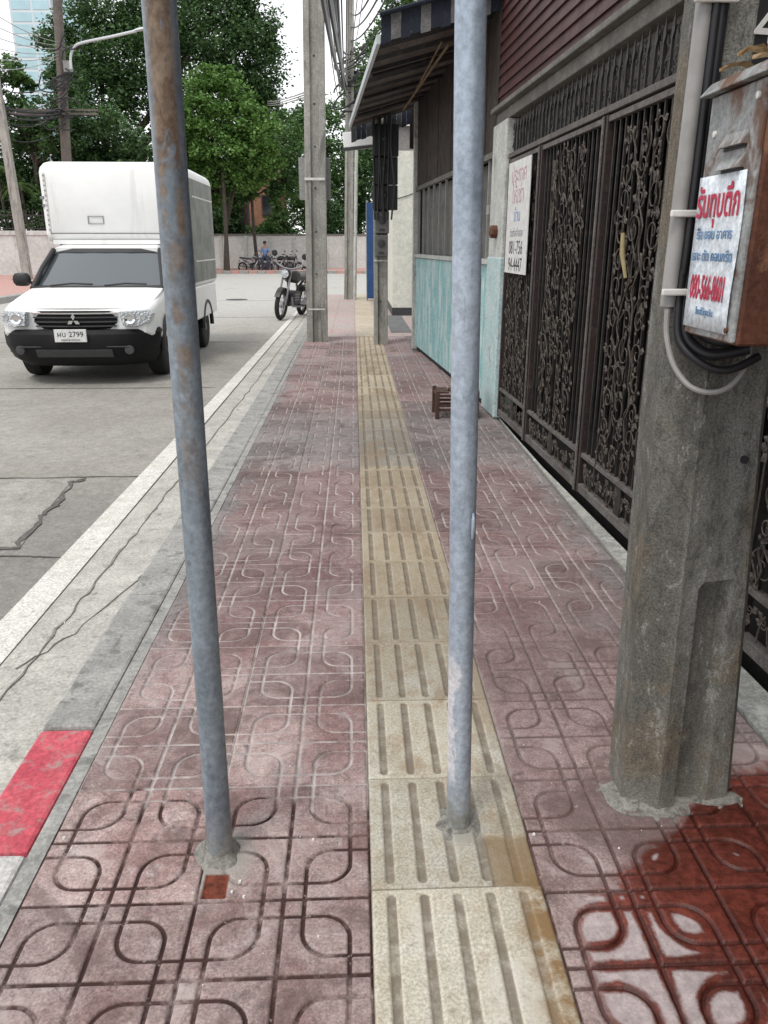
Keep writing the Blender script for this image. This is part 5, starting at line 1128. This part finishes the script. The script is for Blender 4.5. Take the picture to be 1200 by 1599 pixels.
tree('pale green bush showing over the top of the truck box', B0(195, 330, 54), 4, [pb(190, 250, 53, 28, 12), pb(215, 256, 53, 22, 10), pb(160, 260, 53, 18, 9)], M['lightleaf'], .24, 11, name='bush', trunk=.1, per=500)
tree('small leafy tree at the left edge against the white sky', B0(-10, 330, 43), 6, [pb(8, 108, 43, 24, 20), pb(-20, 120, 43, 34, 30), pb(30, 118, 43, 14, 12), pb(40, 130, 43.5, 14, 10)], M['midleaf'], .24, 12, trunk=.12, per=500)
tree('dark trees massed behind the orange house and the light tree', B0(350, 380, 70), 6, [pb(400, 240, 72, 60, 50), pb(330, 260, 72, 60, 60), pb(450, 260, 74, 50, 50), pb(280, 330, 70, 50, 50), pb(540, 300, 76, 60, 50), pb(600, 280, 76, 40, 60)], M['mixleaf'], .5, 13, trunk=.3, per=900)
tree('dark clipped hedge standing right behind the iron railing', B0(60, 380, 43), 1.6, [pb(-60, 345, 43, 40, 32), pb(0, 345, 43, 40, 32), pb(50, 340, 43, 40, 34), pb(100, 345, 43, 40, 32), pb(150, 345, 43, 40, 34), pb(25, 300, 44.5, 50, 34), pb(-30, 300, 44.5, 40, 40), pb(125, 300, 44.5, 50, 34)], M['mixleaf'], .26, 31, name='hedge', trunk=.08, per=1500, limbs=False)
tree('dark bushes behind the boundary wall under the light green tree', B0(330, 385, 54), 1.8, [pb(290, 350, 54, 34, 30), pb(330, 345, 54, 34, 30), pb(358, 345, 54.5, 18, 24), pb(310, 310, 55, 40, 30) , pb(345, 300, 55, 30, 30), pb(505, 350, 56, 24, 24), pb(530, 345, 56, 24, 26)], M['mixleaf'], .28, 32, name='bush', trunk=.08, per=1300, limbs=False)
# palm fronds
def palm(label, base, h, n, l, seed):
    t = thing('palm', label, 'palm', base); q = random.Random(seed); top = Vector((base[0], base[1], h))
    MB().tube([base, (base[0] + .1, base[1], (h + base[2])/2), tuple(top)], [.12, .09, .07], 8).build('trunk', M['bark'], t, smooth=True)
    for k in range(n):
        a = 2*math.pi*k/n + q.uniform(-.2, .2); b = MB(); pts = []
        e0 = q.uniform(.3, 1.1)
        for i in range(9): f = i/8; pts.append(top + Vector((math.cos(a)*l*f*math.cos(e0*(1-f*.4)), math.sin(a)*l*f*math.cos(e0*(1-f*.4)), l*(math.sin(e0)*f - 1.0*f*f))))
        b.tube(pts, [.018*(1 - .1*i) for i in range(9)], 4)
        sd_ = Vector((-math.sin(a), math.cos(a), 0))
        for i in range(1, 9):
            for s in (-1, 1):
                for ff in (0, .5):
                    p_ = pts[i-1].lerp(pts[i], ff) if i else pts[i]; d = (pts[i] - pts[i-1]).normalized(); e = p_ + sd_*s*l*.26*math.sin(math.pi*(.12 + .82*i/9)) + d*l*.12 + Vector((0, 0, -.06*l)); w_ = d*.022*l
                    b.loft([[p_ - w_, p_ + w_, p_ + Vector((0, 0, .004))], [e - w_*.15, e + w_*.15, e + Vector((0, 0, .003))]], cap=False)
        b.build('frond', M['palmleaf'], t)
palm('small palm with yellowing fronds between the leaning pole and the truck', B0(42, 360, 42.2), 4.15, 11, 1.1, 3)
palm('palm with drooping fronds at the left edge behind the leaning pole', B0(8, 350, 42.4), 4.8, 10, 1.4, 5)
# bushes over far wall gap under the light tree trunk
o = MB(); t = thing('utility_pole', 'thin dark pole standing on the far pavement left of the slim tree', 'pole', B0(356, 418, 47.5)); MB().tube([B0(356, 418, 47.5), tuple(Vector(B0(356, 418, 47.5)) + Vector((.05, 0, 5.2)))], [.13, .10], 10).build('shaft', M['bark'], t, smooth=True)

# ------------------------------------------------------------------ left poles, lamp and cables
t = thing('utility_pole', 'grey concrete pole leaning left in front of the white garden wall', 'pole', B0(44, 436, 36)); p0, p1_ = at(44, 436, 36), at(-4, 140, 36)
b = MB(); d = p1_ - p0; b.loft([[(c.x - w_, c.y - w_, c.z), (c.x + w_, c.y - w_, c.z), (c.x + w_, c.y + w_, c.z), (c.x - w_, c.y + w_, c.z)] for c, w_ in ((p0 - d*.02, .17), (p0 + d*.5, .155), (p1_ + d*.3, .13))]); b.build('shaft', M['conc'], t)
t = thing('utility_pole', 'tall brown pole tangled with dark cables behind the truck', 'pole', B0(113, 420, 38.5)); p0, p1_ = at(114, 418, 38.5), at(90, 0, 38.5); d = p1_ - p0
MB().tube([p0, p0 + d*.5, p1_ + d*.15], [.24, .21, .18], 12).build('shaft', M['woodpole'], t, smooth=True)
for k in range(20):
    c = at(100 + random.uniform(-14, 22), random.uniform(55, 205), 38.2); a0 = random.uniform(0, 6.28); r_ = random.uniform(.2, .75)
    MB().tube(spline([(c.x + r_*math.cos(a0 + q_), c.y - .2, c.z + r_*.55*math.sin(a0 + q_*1.2)) for q_ in (0, 1.2, 2.4, 3.6)]), .03, 5).build('cable_loop', M['cable'], t)
for py in (172, 178): c = at(95, py, 38.2); MB().box((c.x - 3, c.y - .08, c.z - .04), (c.x + 1.6, c.y + .05, c.z + .04)).build('cross_arm', M['woodpole'], t)
MB().box(tuple(at(100, 112, 38.1)), tuple(at(113, 97, 38.4))).build('lamp_bracket', M['steelgrey'], t)
t = thing('street_lamp', 'curved pale street lamp arm on the brown pole, reaching over the truck', 'street lamp', tuple(at(111, 108, 38.1)))
MB().tube(spline([at(111, 108, 38.1), at(111, 86, 38.1), at(118, 72, 38.0), at(132, 66, 37.8), at(175, 57, 37.2), at(214, 48, 36.6)]), .055, 8).build('arm', M['rimwhite'], t, smooth=True)
b = MB(); c0, c1 = at(208, 49, 36.7), at(246, 42, 36.1); d = (c1 - c0); L = []
for f, w_, h_ in ((0, .06, .05), (.2, .13, .09), (.7, .17, .10), (1, .05, .04)): c = c0 + d*f; L.append([(c.x, c.y - w_, c.z), (c.x, c.y, c.z + h_), (c.x, c.y + w_, c.z), (c.x, c.y, c.z - h_*.5)])
b.loft(L); b.build('lamp_head', M['rimwhite'], t, smooth=True)
def cable(label, p, q, sag, r, m=M['cable'], group=None, n=12):
    p, q = Vector(p), Vector(q); pts = [p.lerp(q, i/n) - Vector((0, 0, sag*4*(i/n)*(1 - i/n))) for i in range(n + 1)]
    o = MB().tube(pts, r, 5).build('power_cable', m, None, origin=tuple(p)); tag(o, label, 'cable', group); return o
ORD = ['highest', 'second highest', 'third', 'fourth', 'second lowest', 'lowest']
for k in range(6): cable(ORD[k] + ' of the thin lines fanning left from the brown pole', at(92, 66 + 5*k, 38.3), at(-70, -22 + 25*k, 27), .25, .014, M['pvc'], 'overhead lines at the upper left')
for k in range(3): cable(('top', 'middle', 'bottom')[k] + ' dark heavy cable strung level between the two left poles', at(100, 170 + 5*k, 38.2), at(-20, 160 + 7*k, 36), .25, .045, M['cable'], 'dark cables between the left poles')
for k in range(3): cable(('upper', 'middle', 'lower')[k] + ' slack cable crossing the white sky left of the tall kerb pole', at(418, 158 + 3*k, 42), at(487, 140 + 4*k, 12.6), .06, .012, M['pvc'], 'slack cables left of the tall pole')
NTH = ['first', 'second', 'third', 'fourth', 'fifth', 'sixth', 'seventh', 'eighth', 'ninth']
for k in range(9):
    cable(NTH[k] + ' from left of the black cables right of the tall kerb pole', at(537 + random.uniform(-4, 6), 128 + random.uniform(-24, 40), 22.3), at(500 + k*3.2, -25, 9.5 + .3*k), random.uniform(.05, .3), random.choice((.012, .016, .03)), M['cable'], 'cables right of the tall pole')
for k in range(4): cable(NTH[k] + ' from left of the black cables passing over the awning', at(548, 20 + 22*k, 22.3), at(585 + 14*k, -20, 11), .15, .014, M['cable'], 'cables over the awning')

for k in range(8):
    cable(NTH[k] + ' from left of the thin grey wires hanging before the white sky', at(528 + 3.2*k, 150 - 9*k, 22), at(504 + 9.5*k, -30, 12.5 + .5*(k % 3)), random.uniform(.02, .2), random.choice((.008, .011, .014)), M['pvc' if k % 3 else 'cable'], 'thin wires before the white sky')
for k in range(5): cable(NTH[k] + ' from the top of the loose wires draped off the brown pole', at(104, 120 + 18*k, 38.2), at(-30, 128 + 16*k, 37), .5 + .25*(k % 3), .02, M['cable'], 'loose wires off the brown pole')
# ------------------------------------------------------------------ grit and scraps lying on the walk
def grit(name, pts, m, parent, seed):
    q = random.Random(seed); b = MB()
    for (x, y, z, r_) in pts:
        P_ = [(x + r_*math.cos(a)*q.uniform(.6, 1.2), y + r_*math.sin(a)*q.uniform(.6, 1.2)) for a in [2*math.pi*i/6 for i in range(6)]]
        b.loft([[(px, py, z - .001) for px, py in P_], [(x + (px-x)*.7, y + (py-y)*.7, z + r_*.8) for px, py in P_]])
    o = b.build(name, m); o['kind'] = 'stuff'; return o
q = random.Random(5); P_ = []
for _ in range(8): a = q.uniform(2.6, 4.6); d = abs(q.gauss(0, .10)); P_.append((.84 + (.16 + d)*math.cos(a), 1.80 + (.14 + d)*math.sin(a), .001, q.uniform(.0012, .003)))
for _ in range(60): P_.append((q.uniform(-.80, .02), q.uniform(1.15, 5.5), 0, q.uniform(.001, .0035)))
for _ in range(25): P_.append((q.uniform(.45, 1.2), q.uniform(2.0, 5), 0, q.uniform(.001, .0035)))
for _ in range(40): P_.append((q.uniform(-1.38, -1.0), q.uniform(2.4, 7), RZ + .011, q.uniform(.0015, .006)))
for (x, y) in ((-.30, 1.44), (-.285, 1.47), (-.27, 1.425), (-.12, 1.6), (-.75, 1.63), (.44, 1.60)): P_.append((x, y, 0, q.uniform(.004, .0065)))
grit('grit', P_, M['strap'], None, 3)
